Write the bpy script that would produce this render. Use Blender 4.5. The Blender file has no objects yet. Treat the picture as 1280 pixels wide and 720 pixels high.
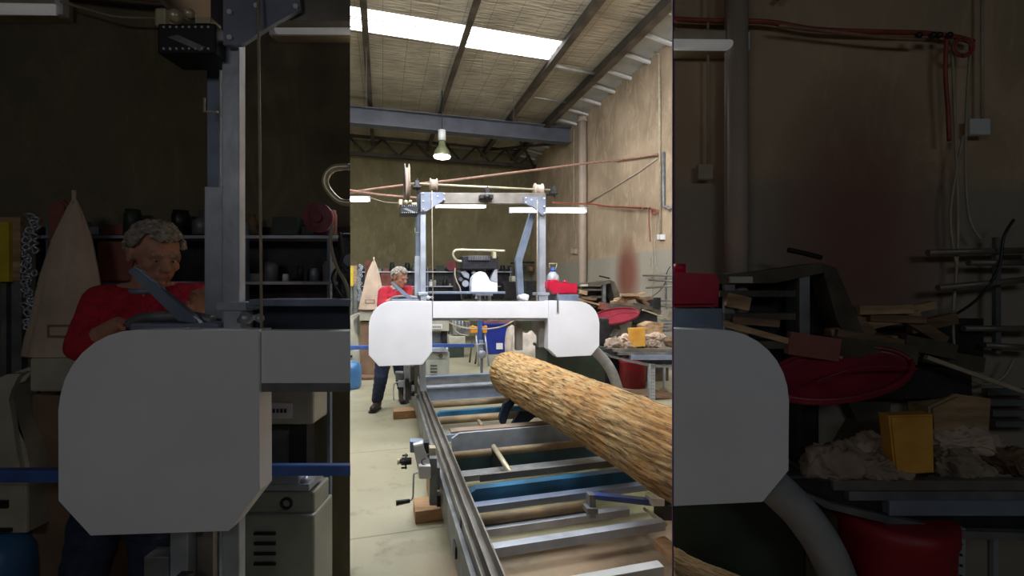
import bpy, bmesh, math, random
from mathutils import Vector, Matrix, noise
random.seed(7)
F = 580.0
TH = math.radians(15.6)
CT, ST = math.cos(TH), math.sin(TH)
SC = bpy.context.scene
COL = SC.collection
ZOOM = 3.168

# ------------------------------------------------------------------ materials
def mat(name, c, rough=.6, metal=0.0, var=.12, vs=6.0, bump=0.0, bs=30.0, c2=None, emit=None, es=0, stretch=(1,1,1), detail=5, coat=0, trans=0, pos=False):
    m = bpy.data.materials.new(name); m.use_nodes = True
    nt = m.node_tree; N = nt.nodes; L = nt.links
    b = N['Principled BSDF']
    b.inputs['Roughness'].default_value = rough
    b.inputs['Metallic'].default_value = metal
    if coat: b.inputs['Coat Weight'].default_value = coat
    if trans: b.inputs['Transmission Weight'].default_value = trans
    if emit:
        b.inputs['Emission Color'].default_value = (*emit, 1); b.inputs['Emission Strength'].default_value = es
    if pos:
        tc = N.new('ShaderNodeNewGeometry'); src = tc.outputs['Position']
    else:
        tc = N.new('ShaderNodeTexCoord'); src = tc.outputs['Object']
    mp = N.new('ShaderNodeMapping'); mp.inputs['Scale'].default_value = stretch
    L.new(src, mp.inputs['Vector'])
    nz = N.new('ShaderNodeTexNoise'); nz.inputs['Scale'].default_value = vs; nz.inputs['Detail'].default_value = detail
    L.new(mp.outputs[0], nz.inputs['Vector'])
    cr = N.new('ShaderNodeValToRGB')
    d = c2 if c2 else tuple(max(0, x*(1-var*2)) for x in c)
    e = c if c2 else tuple(min(1, x*(1+var)) for x in c)
    cr.color_ramp.elements[0].position = .32; cr.color_ramp.elements[1].position = .68
    cr.color_ramp.elements[0].color = (*d, 1); cr.color_ramp.elements[1].color = (*e, 1)
    L.new(nz.outputs['Fac'], cr.inputs[0]); L.new(cr.outputs[0], b.inputs['Base Color'])
    if bump:
        n2 = N.new('ShaderNodeTexNoise'); n2.inputs['Scale'].default_value = bs; n2.inputs['Detail'].default_value = 6
        L.new(mp.outputs[0], n2.inputs['Vector'])
        bp = N.new('ShaderNodeBump'); bp.inputs['Strength'].default_value = bump; bp.inputs['Distance'].default_value = .02
        L.new(n2.outputs['Fac'], bp.inputs['Height']); L.new(bp.outputs[0], b.inputs['Normal'])
    m['_'] = 1
    return m

def mixover(m, fac_builder, color):
    """lays a second colour over a material where fac_builder says"""
    nt = m.node_tree; N = nt.nodes; L = nt.links
    b = N['Principled BSDF']; old = b.inputs['Base Color'].links[0].from_socket
    fac = fac_builder(N, L)
    mx = N.new('ShaderNodeMix'); mx.data_type = 'RGBA'
    L.new(fac, mx.inputs['Factor']); L.new(old, mx.inputs['A']); mx.inputs['B'].default_value = (*color, 1)
    L.new(mx.outputs['Result'], b.inputs['Base Color'])

def M_(N, L, op, a, b=None, clamp=False):
    n = N.new('ShaderNodeMath'); n.operation = op; n.use_clamp = clamp
    for i, v in enumerate((a, b)):
        if v is None: continue
        if isinstance(v, (int, float)): n.inputs[i].default_value = v
        else: L.new(v, n.inputs[i])
    return n.outputs[0]

def uvh(N, L):
    g = N.new('ShaderNodeNewGeometry'); r = N.new('ShaderNodeVectorRotate'); r.rotation_type = 'Z_AXIS'
    r.inputs['Angle'].default_value = -TH; L.new(g.outputs['Position'], r.inputs['Vector'])
    s = N.new('ShaderNodeSeparateXYZ'); L.new(r.outputs[0], s.inputs[0]); return s.outputs

M = {}
M['galv'] = mat('galvanised_steel', (.50,.54,.62), .42, .55, .10, 9, .05)
M['galv_d'] = mat('weathered_steel', (.24,.25,.26), .5, .5, .2, 8, .1)
M['bluegal'] = mat('blue_grey_steel', (.22,.27,.36), .45, .4, .15, 7)
M['gusset'] = mat('gusset_paint', (.22,.25,.33), .5, .2, .12, 8)
M['white'] = mat('white_sheet_metal', (.86,.865,.92), .38, .0, .03, 3, .02, 4)
M['whitep'] = mat('white_paint', (.72,.72,.72), .5, 0, .06, 5)
M['dark'] = mat('dark_steel', (.04,.04,.045), .45, .4, .3, 9)
M['black'] = mat('black_plastic', (.012,.012,.014), .4, 0, .2, 9)
M['engine'] = mat('black_engine_paint', (.03,.03,.04), .4, .3, .3, 30, .2, 60)
M['cream'] = mat('cream_pipe', (.62,.55,.38), .35, .4, .12, 10)
M['blue'] = mat('blue_paint', (.06,.13,.42), .4, 0, .12, 8)
M['teal'] = mat('teal_blue_paint', (.025,.15,.29), .42, .1, .25, 5)
M['navy'] = mat('dark_navy_paint', (.016,.03,.055), .45, .2, .3, 4)
M['plate'] = mat('dark_blue_plate', (.035,.085,.13), .45, .1, .25, 4)
M['lblue'] = mat('pale_blue_steel', (.33,.40,.56), .35, .5, .12, 5)
M['rust'] = mat('rusty_tan_pipe', (.34,.24,.12), .65, .1, .3, 9, .2, c2=(.20,.15,.10))
M['chan'] = mat('grey_channel', (.30,.28,.25), .45, .5, .2, 5, c2=(.17,.15,.13))
M['brown_flat'] = mat('brown_steel_face', (.24,.18,.13), .6, .1, .2, 5)
M['red'] = mat('red_plastic', (.50,.012,.045), .35, 0, .1, 6)
M['dred'] = mat('dark_red_tray', (.23,.014,.032), .38, 0, .15, 7, .1)
M['bin'] = mat('red_bin', (.30,.008,.02), .5, 0, .12, 6)
M['sweater'] = mat('red_sweater', (.48,.012,.035), .85, 0, .15, 40, .5, 90)
M['skin'] = mat('skin', (.52,.25,.17), .55, 0, .1, 25, .05, 60)
M['hair'] = mat('grey_hair', (.47,.42,.36), .8, 0, .3, 60, .8, 120)
M['jeans'] = mat('dark_jeans', (.018,.028,.07), .85, 0, .25, 30, .3, 60)
M['boot'] = mat('boot_leather', (.045,.03,.024), .6, 0, .3, 20)
M['eyew'] = mat('eye', (.36,.31,.28), .4, 0, .02)
M['copper'] = mat('salmon_hose', (.34,.185,.135), .5, .1, .15, 12)
M['redcable'] = mat('red_cable', (.32,.07,.04), .5, 0, .15, 12)
M['cord'] = mat('pale_cord', (.42,.36,.26), .6, 0, .1, 12)
M['bag'] = mat('calico_dust_bag', (.58,.44,.34), .9, 0, .1, 6, .5, 14)
M['pinkred'] = mat('faded_red_panel', (.30,.10,.075), .7, 0, .2, 5)
M['yellow'] = mat('yellow_sign', (.62,.47,.03), .6, 0, .12, 7)
M['foam'] = mat('yellow_foam', (.72,.40,.07), .8, 0, .12, 7, c2=(.55,.25,.03))
M['card'] = mat('brown_cardboard', (.24,.15,.095), .85, 0, .15, 4)
M['mach'] = mat('beige_machine_paint', (.46,.44,.36), .5, 0, .12, 6)
M['cab'] = mat('grey_green_cabinet', (.36,.37,.32), .5, 0, .08, 5)
M['darkg'] = mat('dark_green_tank', (.030,.045,.032), .5, 0, .2, 5)
M['gasblue'] = mat('gas_cylinder_blue', (.06,.19,.42), .35, 0, .12, 7)
M['orange'] = mat('orange_plastic', (.72,.28,.02), .5, 0, .12, 7)
M['tub'] = mat('blue_tub', (.012,.03,.26), .4, 0, .15, 5)
M['sack'] = mat('white_woven_sack', (.52,.45,.38), .85, 0, .15, 5, .6, 12)
M['rag'] = mat('pale_rag', (.36,.27,.20), .9, 0, .2, 8, .6, 20)
M['wood'] = mat('sawn_timber', (.44,.29,.16), .75, 0, .25, 5, .2, stretch=(1,6,6))
M['wood2'] = mat('brown_timber', (.22,.13,.075), .8, 0, .25, 5, .2, stretch=(1,6,6))
M['wood3'] = mat('weathered_timber', (.10,.085,.06), .85, 0, .3, 5, .3)
M['block'] = mat('timber_block', (.42,.24,.12), .75, 0, .15, 6, .2, stretch=(1,5,5))
M['hose'] = mat('grey_corrugated_hose', (.36,.36,.37), .55, 0, .12, 9)
M['plasticc'] = mat('clear_plastic', (.62,.68,.72), .15, 0, .03, 5, trans=.45)
M['bluecap'] = mat('blue_cap', (.04,.10,.45), .4, 0, .1)
M['beam'] = mat('blue_grey_beam_paint', (.12,.13,.16), .55, .1, .12, 3)
M['purl'] = mat('dark_purlin', (.05,.042,.034), .6, .1, .3, 3)
M['purl_l'] = mat('purlin_flange', (.13,.105,.08), .5, .3, .3, 3)
M['conc_pipe'] = mat('pink_beige_pipe', (.42,.335,.27), .6, 0, .06, 4)
M['tube'] = mat('lit_tube', (.9,.9,.9), .5, emit=(1,.98,.95), es=5)
M['tubedim'] = mat('dim_tube', (.5,.5,.5), .5, emit=(1,.98,.95), es=.09)
M['lampg'] = mat('lamp_glow', (.9,.9,.8), .5, emit=(.95,1,.72), es=6)
M['sky'] = mat('skylight_sheet', (.9,.9,.9), .5, emit=(.93,.97,1), es=5.5)
M['corr'] = mat('pale_corrugated_sheet', (.42,.42,.40), .45, .4, .1, 3)
M['purple'] = mat('purple_edge_paint', (.12,.035,.16), .6, 0, .15, 5)

# roof foil: crinkled insulation
m = mat('roof_foil', (.66,.585,.46), .48, .3, .25, 1.3, 0, c2=(.40,.345,.26), detail=8, pos=True)
N = m.node_tree.nodes; L = m.node_tree.links
o = uvh(N, L); cb = N.new('ShaderNodeCombineXYZ'); L.new(M_(N,L,'MULTIPLY',o[0],1.5), cb.inputs[0]); L.new(M_(N,L,'MULTIPLY',o[1],9.0), cb.inputs[1])
n1 = N.new('ShaderNodeTexNoise'); n1.inputs['Scale'].default_value = 1.6; n1.inputs['Detail'].default_value = 8; L.new(cb.outputs[0], n1.inputs['Vector'])
bp = N.new('ShaderNodeBump'); bp.inputs['Strength'].default_value = .9; bp.inputs['Distance'].default_value = .09
L.new(n1.outputs['Fac'], bp.inputs['Height']); L.new(bp.outputs[0], N['Principled BSDF'].inputs['Normal'])
def gridf(N, L):
    o = uvh(N, L)
    a = M_(N,L,'LESS_THAN', M_(N,L,'FRACT', M_(N,L,'MULTIPLY',o[0],2.2)), .035)
    b = M_(N,L,'LESS_THAN', M_(N,L,'FRACT', M_(N,L,'MULTIPLY',o[1],1.1)), .03)
    return M_(N,L,'MULTIPLY', M_(N,L,'MAXIMUM', a, b), .45)
mixover(m, gridf, (.06,.05,.035)); M['foil'] = m

def dado(hh, soft=.03):
    def f(N, L):
        o = uvh(N, L)
        nz = N.new('ShaderNodeTexNoise'); nz.inputs['Scale'].default_value = 3; g = N.new('ShaderNodeNewGeometry'); L.new(g.outputs['Position'], nz.inputs['Vector'])
        h = M_(N,L,'ADD', o[2], M_(N,L,'MULTIPLY', nz.outputs['Fac'], .06))
        return M_(N,L,'MULTIPLY', M_(N,L,'DIVIDE', M_(N,L,'SUBTRACT', hh+.03, h), soft, True), .85)
    return f
def stain(c, rx, rz, s=1.0):
    def f(N, L):
        g = N.new('ShaderNodeNewGeometry'); sb = N.new('ShaderNodeVectorMath'); sb.operation = 'SUBTRACT'
        L.new(g.outputs['Position'], sb.inputs[0]); sb.inputs[1].default_value = c
        sp = N.new('ShaderNodeSeparateXYZ'); L.new(sb.outputs[0], sp.inputs[0])
        hx = M_(N,L,'ADD', M_(N,L,'MULTIPLY',sp.outputs[0],sp.outputs[0]), M_(N,L,'MULTIPLY',sp.outputs[1],sp.outputs[1]))
        a = M_(N,L,'DIVIDE', hx, rx*rx); b = M_(N,L,'DIVIDE', M_(N,L,'MULTIPLY',sp.outputs[2],sp.outputs[2]), rz*rz)
        return M_(N,L,'MULTIPLY', M_(N,L,'SUBTRACT', 1.0, M_(N,L,'ADD', a, b), True), s)
    return f
def concrete(name, c, c2):
    m = mat(name, c, .9, 0, .2, 1.1, .5, 9, c2=c2, detail=10, pos=True)
    N = m.node_tree.nodes; L = m.node_tree.links
    def streak(N, L):
        g = N.new('ShaderNodeNewGeometry'); mp = N.new('ShaderNodeMapping'); mp.inputs['Scale'].default_value = (2.0,2.0,.8); L.new(g.outputs['Position'], mp.inputs[0])
        n = N.new('ShaderNodeTexNoise'); n.inputs['Scale'].default_value = 2; n.inputs['Detail'].default_value = 9; n.inputs['Roughness'].default_value = .7; n.inputs['Distortion'].default_value = 1.2; L.new(mp.outputs[0], n.inputs['Vector'])
        return M_(N,L,'MULTIPLY', M_(N,L,'DIVIDE', M_(N,L,'SUBTRACT', n.outputs['Fac'], .5), .18, True), .5)
    mixover(m, streak, tuple(min(1, x*1.45) for x in c))
    return m

# floor
m = mat('painted_concrete_floor', (.42,.385,.27), .48, 0, .1, .9, .12, 20, c2=(.29,.27,.18), detail=10, pos=True)
def joints(N, L):
    o = uvh(N, L)
    a = M_(N,L,'LESS_THAN', M_(N,L,'FRACT', M_(N,L,'DIVIDE', M_(N,L,'ADD',o[1],.12), 1.52)), .008)
    return M_(N,L,'MULTIPLY', a, .6)
mixover(m, joints, (.10,.09,.06))
def dust(N, L):
    o = uvh(N, L)
    nz = N.new('ShaderNodeTexNoise'); nz.inputs['Scale'].default_value = 2.2; nz.inputs['Detail'].default_value = 8; g = N.new('ShaderNodeNewGeometry'); L.new(g.outputs['Position'], nz.inputs['Vector'])
    a = M_(N,L,'DIVIDE', M_(N,L,'SUBTRACT', o[0], .05), .5, True)
    b = M_(N,L,'DIVIDE', M_(N,L,'SUBTRACT', 2.75, o[1]), .3, True)
    return M_(N,L,'MULTIPLY', M_(N,L,'MULTIPLY', a, b), M_(N,L,'MULTIPLY', nz.outputs['Fac'], 1.7), True)
mixover(m, dust, (.46,.33,.22))
def green_tint(N, L):  # greenish floor tint along the bed, broken up by noise
    o = uvh(N, L)
    nz = N.new('ShaderNodeTexNoise'); nz.inputs['Scale'].default_value = 3.0; nz.inputs['Detail'].default_value = 8; g = N.new('ShaderNodeNewGeometry'); L.new(g.outputs['Position'], nz.inputs['Vector'])
    a = M_(N,L,'MULTIPLY', M_(N,L,'DIVIDE', M_(N,L,'SUBTRACT', o[0], .3), .4, True), M_(N,L,'DIVIDE', M_(N,L,'SUBTRACT', 3.9, o[1]), .8, True))
    b = M_(N,L,'DIVIDE', M_(N,L,'SUBTRACT', o[1], 2.6), .2, True)
    return M_(N,L,'MULTIPLY', M_(N,L,'MULTIPLY', a, b), M_(N,L,'MULTIPLY', nz.outputs['Fac'], 1.3), True)
mixover(m, green_tint, (.24,.25,.09))
def grime(N, L):
    nz = N.new('ShaderNodeTexNoise'); nz.inputs['Scale'].default_value = 5; nz.inputs['Detail'].default_value = 12; nz.inputs['Roughness'].default_value = .75; g = N.new('ShaderNodeNewGeometry'); L.new(g.outputs['Position'], nz.inputs['Vector'])
    return M_(N,L,'MULTIPLY', M_(N,L,'DIVIDE', M_(N,L,'SUBTRACT', nz.outputs['Fac'], .54), .12, True), .5)
mixover(m, grime, (.17,.16,.09)); M['floor'] = m

def bark():
    m = bpy.data.materials.new('stringy_bark'); m.use_nodes = True; N = m.node_tree.nodes; L = m.node_tree.links; b = N['Principled BSDF']; b.inputs['Roughness'].default_value = .85
    tc = N.new('ShaderNodeTexCoord'); mp = N.new('ShaderNodeMapping'); mp.inputs['Scale'].default_value = (5,.9,5); L.new(tc.outputs['UV'], mp.inputs[0])
    mp.inputs['Scale'].default_value = (20, 2.3, 1); mp.inputs['Rotation'].default_value = (0,0,.16)
    n = N.new('ShaderNodeTexNoise'); n.inputs['Scale'].default_value = 3; n.inputs['Detail'].default_value = 12; n.inputs['Roughness'].default_value = .68; n.inputs['Distortion'].default_value = .6; L.new(mp.outputs[0], n.inputs['Vector'])
    cr = N.new('ShaderNodeValToRGB'); e = cr.color_ramp.elements
    e[0].position = .33; e[0].color = (.07,.045,.02,1); e[1].position = .72; e[1].color = (.66,.46,.25,1)
    x = e.new(.41); x.color = (.20,.115,.045,1); x = e.new(.50); x.color = (.50,.31,.13,1); x = e.new(.6); x.color = (.62,.42,.19,1)
    n5 = N.new('ShaderNodeTexNoise'); n5.inputs['Scale'].default_value = 4.5; n5.inputs['Detail'].default_value = 5; L.new(tc.outputs['Object'], n5.inputs['Vector'])
    mx = N.new('ShaderNodeMix'); mx.data_type = 'RGBA'; mx.blend_type = 'MULTIPLY'; L.new(M_(N,L,'DIVIDE', M_(N,L,'SUBTRACT', n5.outputs['Fac'], .47), .15, True), mx.inputs['Factor'])
    L.new(n.outputs['Fac'], cr.inputs[0]); L.new(cr.outputs[0], mx.inputs['A']); mx.inputs['B'].default_value = (.93,.76,.58,1); L.new(mx.outputs['Result'], b.inputs['Base Color'])
    bp = N.new('ShaderNodeBump'); bp.inputs['Strength'].default_value = .9; bp.inputs['Distance'].default_value = .02; L.new(n.outputs['Fac'], bp.inputs['Height']); L.new(bp.outputs[0], b.inputs['Normal'])
    return m
M['bark'] = bark()
M['endgrain'] = mat('log_end_grain', (.36,.19,.075), .85, 0, .2, 9, .6, 30, c2=(.14,.07,.03))

# ------------------------------------------------------------------ views (a plane in the room, addressed by sight lines)
class View:
    def __init__(s, tag, c, kind='v'):
        s.tag = tag; s.k = 1.0 if tag == 'C' else ZOOM; s.c = c
        if tag != 'C': kind = 'd'
        s.n = {'v': Vector((-ST, CT, 0)), 'u': Vector((CT, ST, 0)), 'd': Vector((0, 1, 0))}[kind]
        s.t = 1.0 if tag == 'C' else .55          # thickness / offset scale for the nearer, smaller pieces
    def d(s, px, off=0):
        x = s.k*(px-640)/F
        return (s.c + off*s.t)/(s.n.x*x + s.n.y)
    def w(s, px, py, off=0):
        x = s.k*(px-640)/F; d = s.d(px, off)
        return Vector((x*d, d, 1.5 - s.k*(py-360)/F*d))
    def m(s, n, px=640): return n*s.k*s.d(px)/F
    def fy(s, px, off=0): return 360 + 1.5*F/s.d(px, off)/s.k
def at(px, py, d): return Vector(((px-640)/F*d, d, 1.5-(py-360)/F*d))
def B(u, v, h=0): return Vector((u*CT - v*ST, u*ST + v*CT, h))

CLIP = []
# ------------------------------------------------------------------ mesh builder
class MB:
    def __init__(s): s.bm = bmesh.new()
    def hexa(s, q, bevel=0):
        vs = [s.bm.verts.new(p) for p in q]
        fs = [s.bm.faces.new([vs[i] for i in f]) for f in ((0,3,2,1),(4,5,6,7),(0,1,5,4),(1,2,6,5),(2,3,7,6),(3,0,4,7))]
        if bevel:
            es = list({e for f in fs for e in f.edges})
            try: bmesh.ops.bevel(s.bm, geom=es, offset=bevel, segments=2, affect='EDGES', profile=.5)
            except Exception: pass
        return s
    def bb(s, u0, u1, v0, v1, h0, h1, bevel=0):
        return s.hexa([B(u0,v0,h0),B(u1,v0,h0),B(u1,v1,h0),B(u0,v1,h0),B(u0,v0,h1),B(u1,v0,h1),B(u1,v1,h1),B(u0,v1,h1)], bevel)
    def wb(s, x0, x1, y0, y1, z0, z1, bevel=0):
        q = [Vector(p) for p in ((x0,y0,z0),(x1,y0,z0),(x1,y1,z0),(x0,y1,z0),(x0,y0,z1),(x1,y0,z1),(x1,y1,z1),(x0,y1,z1))]
        return s.hexa(q, bevel)
    def box(s, V, x0, y0, x1, y1, off=0, th=.05, bevel=0):
        a = [V.w(x0,y1,off), V.w(x1,y1,off), V.w(x1,y0,off), V.w(x0,y0,off)]
        e = V.n*th*V.t
        return s.hexa([a[0],a[1],a[1]+e,a[0]+e,a[3],a[2],a[2]+e,a[3]+e], bevel)
    def poly(s, V, pts, off=0, th=.05, bevel=0):
        return s.prism([V.w(x,y,off) for x,y in pts], V.n*th*V.t, bevel)
    def prism(s, pts, e, bevel=0):
        a = [s.bm.verts.new(p) for p in pts]; b = [s.bm.verts.new(p+e) for p in pts]
        fs = [s.bm.faces.new(a), s.bm.faces.new(b[::-1])]
        n = len(a)
        for i in range(n): fs.append(s.bm.faces.new((a[i], b[i], b[(i+1)%n], a[(i+1)%n])))
        if bevel: bmesh.ops.bevel(s.bm, geom=list({e for f in fs[:2] for e in f.edges}), offset=bevel, segments=2, affect='EDGES')
        return s
    def tube(s, pts, r, seg=10, smooth=1, rr=None):
        pts = [Vector(p) for p in pts]
        if smooth and len(pts) > 2: pts = spline(pts, 6)
        n = len(pts); rings = []
        t0 = (pts[1]-pts[0]).normalized(); up = Vector((0,0,1)) if abs(t0.z) < .9 else Vector((1,0,0))
        x = t0.cross(up).normalized()
        for i, p in enumerate(pts):
            t = (pts[min(i+1,n-1)]-pts[max(i-1,0)]).normalized()
            x = (x - t*x.dot(t)).normalized(); y = t.cross(x)
            q = r if rr is None else rr(i/(n-1))
            rings.append([s.bm.verts.new(p + (x*math.cos(a)+y*math.sin(a))*q) for a in (2*math.pi*k/seg for k in range(seg))])
        for a, b in zip(rings, rings[1:]):
            for k in range(seg):
                f = s.bm.faces.new((a[k], a[(k+1)%seg], b[(k+1)%seg], b[k])); f.smooth = True
        s.bm.faces.new(rings[0][::-1]); s.bm.faces.new(rings[-1])
        return s
    def cyl(s, p0, p1, r0, r1=None, seg=20):
        r1 = r0 if r1 is None else r1
        return s.tube([p0, p1], r0, seg, 0, lambda t: r0+(r1-r0)*t)
    def ball(s, c, r, sub=3, R=None):
        r = (r,r,r) if isinstance(r,(int,float)) else r
        mt = Matrix.Translation(c) @ (R.to_4x4() if R else Matrix.Identity(4)) @ Matrix.Diagonal((*r,1))
        g = bmesh.ops.create_icosphere(s.bm, subdivisions=sub, radius=1, matrix=mt)
        for v in g['verts']:
            for f in v.link_faces: f.smooth = True
        return s
    def cap(s, a, b, ra, rb=None, seg=14):
        rb = ra if rb is None else rb
        s.ball(a, ra, 2); s.ball(b, rb, 2)
        if (Vector(a)-Vector(b)).length > 1e-4: s.cyl(a, b, ra, rb, seg)
        return s
    def lathe(s, c, prof, seg=28, axis=Vector((0,0,1))):
        q = Vector((0,0,1)).rotation_difference(axis); rings = []
        for r, z in prof:
            rings.append([s.bm.verts.new(c + q @ Vector((max(r,1e-4)*math.cos(a), max(r,1e-4)*math.sin(a), z))) for a in (2*math.pi*k/seg for k in range(seg))])
        for a, b in zip(rings, rings[1:]):
            for k in range(seg):
                f = s.bm.faces.new((a[k], a[(k+1)%seg], b[(k+1)%seg], b[k])); f.smooth = True
        s.bm.faces.new(rings[0][::-1]); s.bm.faces.new(rings[-1]); return s
    def cloth(s, pts_fn, nu, nv):
        g = [[s.bm.verts.new(pts_fn(i/nu, j/nv)) for j in range(nv+1)] for i in range(nu+1)]
        for i in range(nu):
            for j in range(nv):
                f = s.bm.faces.new((g[i][j], g[i+1][j], g[i+1][j+1], g[i][j+1])); f.smooth = True
        return s
    def remesh(s, voxel, smooth=2):
        me = bpy.data.meshes.new('tmp'); s.bm.to_mesh(me); ob = bpy.data.objects.new('tmp', me); COL.objects.link(ob)
        md = ob.modifiers.new('r', 'REMESH'); md.mode = 'VOXEL'; md.voxel_size = voxel
        if smooth: sm = ob.modifiers.new('s', 'SMOOTH'); sm.iterations = smooth; sm.factor = .5
        dg = bpy.context.evaluated_depsgraph_get(); e = ob.evaluated_get(dg); me2 = bpy.data.meshes.new_from_object(e)
        s.bm.free(); s.bm = bmesh.new(); s.bm.from_mesh(me2)
        for f in s.bm.faces: f.smooth = True
        bpy.data.objects.remove(ob); bpy.data.meshes.remove(me); bpy.data.meshes.remove(me2)
        return s
    def clip(s):
        for no in CLIP:
            g = s.bm.verts[:] + s.bm.edges[:] + s.bm.faces[:]
            r = bmesh.ops.bisect_plane(s.bm, geom=g, plane_co=(0,0,1.5), plane_no=no, clear_outer=True, dist=1e-6)
            es = [e for e in r['geom_cut'] if isinstance(e, bmesh.types.BMEdge)]
            if es:
                try: bmesh.ops.holes_fill(s.bm, edges=es, sides=0)
                except Exception: pass
        return len(s.bm.faces) > 0
    def link(s, name, m, parent=None, kind=None, smooth_angle=None):
        if not s.clip():
            s.bm.free(); return None
        bmesh.ops.recalc_face_normals(s.bm, faces=s.bm.faces)
        if parent is not None:
            org = parent.matrix_world_loc if False else worldloc(parent)
            wl = org
        else:
            xs = [v.co for v in s.bm.verts]
            wl = Vector(((min(v.x for v in xs)+max(v.x for v in xs))/2, (min(v.y for v in xs)+max(v.y for v in xs))/2, min(v.z for v in xs)))
        for v in s.bm.verts: v.co -= wl
        me = bpy.data.meshes.new(name); s.bm.to_mesh(me); s.bm.free()
        me.materials.append(m)
        o = bpy.data.objects.new(name, me); COL.objects.link(o)
        if parent is None: o.location = wl
        else: o.parent = parent
        if kind: o['kind'] = kind
        return o
def worldloc(o):
    w = Vector((0,0,0))
    while o: w += o.location; o = o.parent
    return w
def spline(P, n):
    out = []
    for i in range(len(P)-1):
        p0, p1, p2, p3 = P[max(i-1,0)], P[i], P[i+1], P[min(i+2,len(P)-1)]
        for k in range(n):
            t = k/n
            out.append(.5*((2*p1)+(-p0+p2)*t+(2*p0-5*p1+4*p2-p3)*t*t+(-p0+3*p1-3*p2+p3)*t**3))
    out.append(P[-1]); return out

WHERE = {'C': '', 'L': ', dim left foreground', 'R': ', dim right foreground'}
def thing(name, label, cat, loc, group=None):
    o = bpy.data.objects.new(name, None); COL.objects.link(o); o.location = loc; o.empty_display_size = .1
    o['label'] = label; o['category'] = cat
    if group: o['group'] = group
    return o
def tag(o, label, cat, group=None, kind=None):
    if o is None: return None
    o['label'] = label; o['category'] = cat
    if group: o['group'] = group
    if kind: o['kind'] = kind
    return o
def done(root):
    if not any(c.parent == root for c in bpy.data.objects): bpy.data.objects.remove(root); return None
    return root
def part(mb, name, m, parent, label=None):
    if parent is None: mb.bm.free(); return None
    o = mb.link(name, M[m] if isinstance(m,str) else m, parent)
    if o and label: o['label'] = label
    return o
def lonely(mb, name, m, label, cat, group=None):
    return tag(mb.link(name, M[m]), label, cat, group)

# ================================================================== THE SETTING
UW, VB, HW = 5.1, 15.7, 6.0
def roof_h(u): return 6.2 + (UW-u)*.012
CLIP = []
MB().bb(-9, 9, -6, 17, -.1, 0).link('floor', M['floor'], kind='structure')
M['cw'] = concrete('right_wall_concrete', (.43,.32,.215), (.25,.185,.12))
st_c = View('C', UW, 'u').w(784, 342)
mixover(M['cw'], dado(2.24), (.29,.27,.225)); mixover(M['cw'], stain(st_c, .60, .90, 1.1), (.20,.075,.045))
M['cb'] = concrete('back_wall_concrete', (.20,.172,.092), (.13,.11,.055))
mixover(M['cb'], dado(2.25), (.14,.145,.095))
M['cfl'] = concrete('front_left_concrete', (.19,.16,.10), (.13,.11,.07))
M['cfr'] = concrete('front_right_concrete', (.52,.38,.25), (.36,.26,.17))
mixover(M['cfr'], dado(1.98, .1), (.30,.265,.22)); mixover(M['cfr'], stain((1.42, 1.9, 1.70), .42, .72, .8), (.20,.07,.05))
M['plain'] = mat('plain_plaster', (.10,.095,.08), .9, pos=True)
MB().bb(UW, UW+.2, -4, VB+.2, 0, 6.4).link('wall_right', M['cw'], kind='structure')
MB().bb(-9, UW+.2, VB, VB+.2, 0, 7.4).link('wall_back', M['cb'], kind='structure')
MB().bb(-9.2, -9, -4, VB+.2, 0, 7.4).link('wall_left', M['cb'], kind='structure')
# the near room: two wall panels either side of the tall opening, splayed jambs
JR, JL = .3483, -.3483
def slab(d0, d1, j, far, h0, h1):
    e = .0015*(1 if j > 0 else -1)
    pts = [Vector((j*d0+e, d0, h0)), Vector((far, d0, h0)), Vector((far, d1, h0)), Vector((j*d1+e, d1, h0))]
    return MB().prism(pts, Vector((0,0,h1-h0)))
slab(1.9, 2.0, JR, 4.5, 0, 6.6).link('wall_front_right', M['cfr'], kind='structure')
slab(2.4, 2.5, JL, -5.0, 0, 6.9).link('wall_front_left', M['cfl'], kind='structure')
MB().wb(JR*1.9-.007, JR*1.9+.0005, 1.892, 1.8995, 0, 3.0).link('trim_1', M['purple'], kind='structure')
MB().prism([Vector(p) for p in ((-4.9,-3,3.05),(4.5,-3,3.05),(4.5,1.95,3.05),(.72,1.95,3.05),(.72,2.45,3.05),(-4.9,2.45,3.05))], Vector((0,0,.07))).link('ceiling', M['plain'], kind='structure')  # ceiling carried on to the left wall to block shed light
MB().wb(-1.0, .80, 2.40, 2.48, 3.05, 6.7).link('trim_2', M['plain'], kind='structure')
MB().wb(.70, .80, 1.98, 2.40, 3.05, 6.7).link('trim_3', M['plain'], kind='structure')  # added panel that keeps shed light out of the near room
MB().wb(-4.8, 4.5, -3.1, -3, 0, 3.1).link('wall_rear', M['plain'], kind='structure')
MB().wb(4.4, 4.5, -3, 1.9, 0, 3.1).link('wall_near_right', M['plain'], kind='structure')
MB().wb(-4.9, -4.8, -3, 2.4, 0, 3.1).link('wall_near_left', M['plain'], kind='structure')
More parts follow.
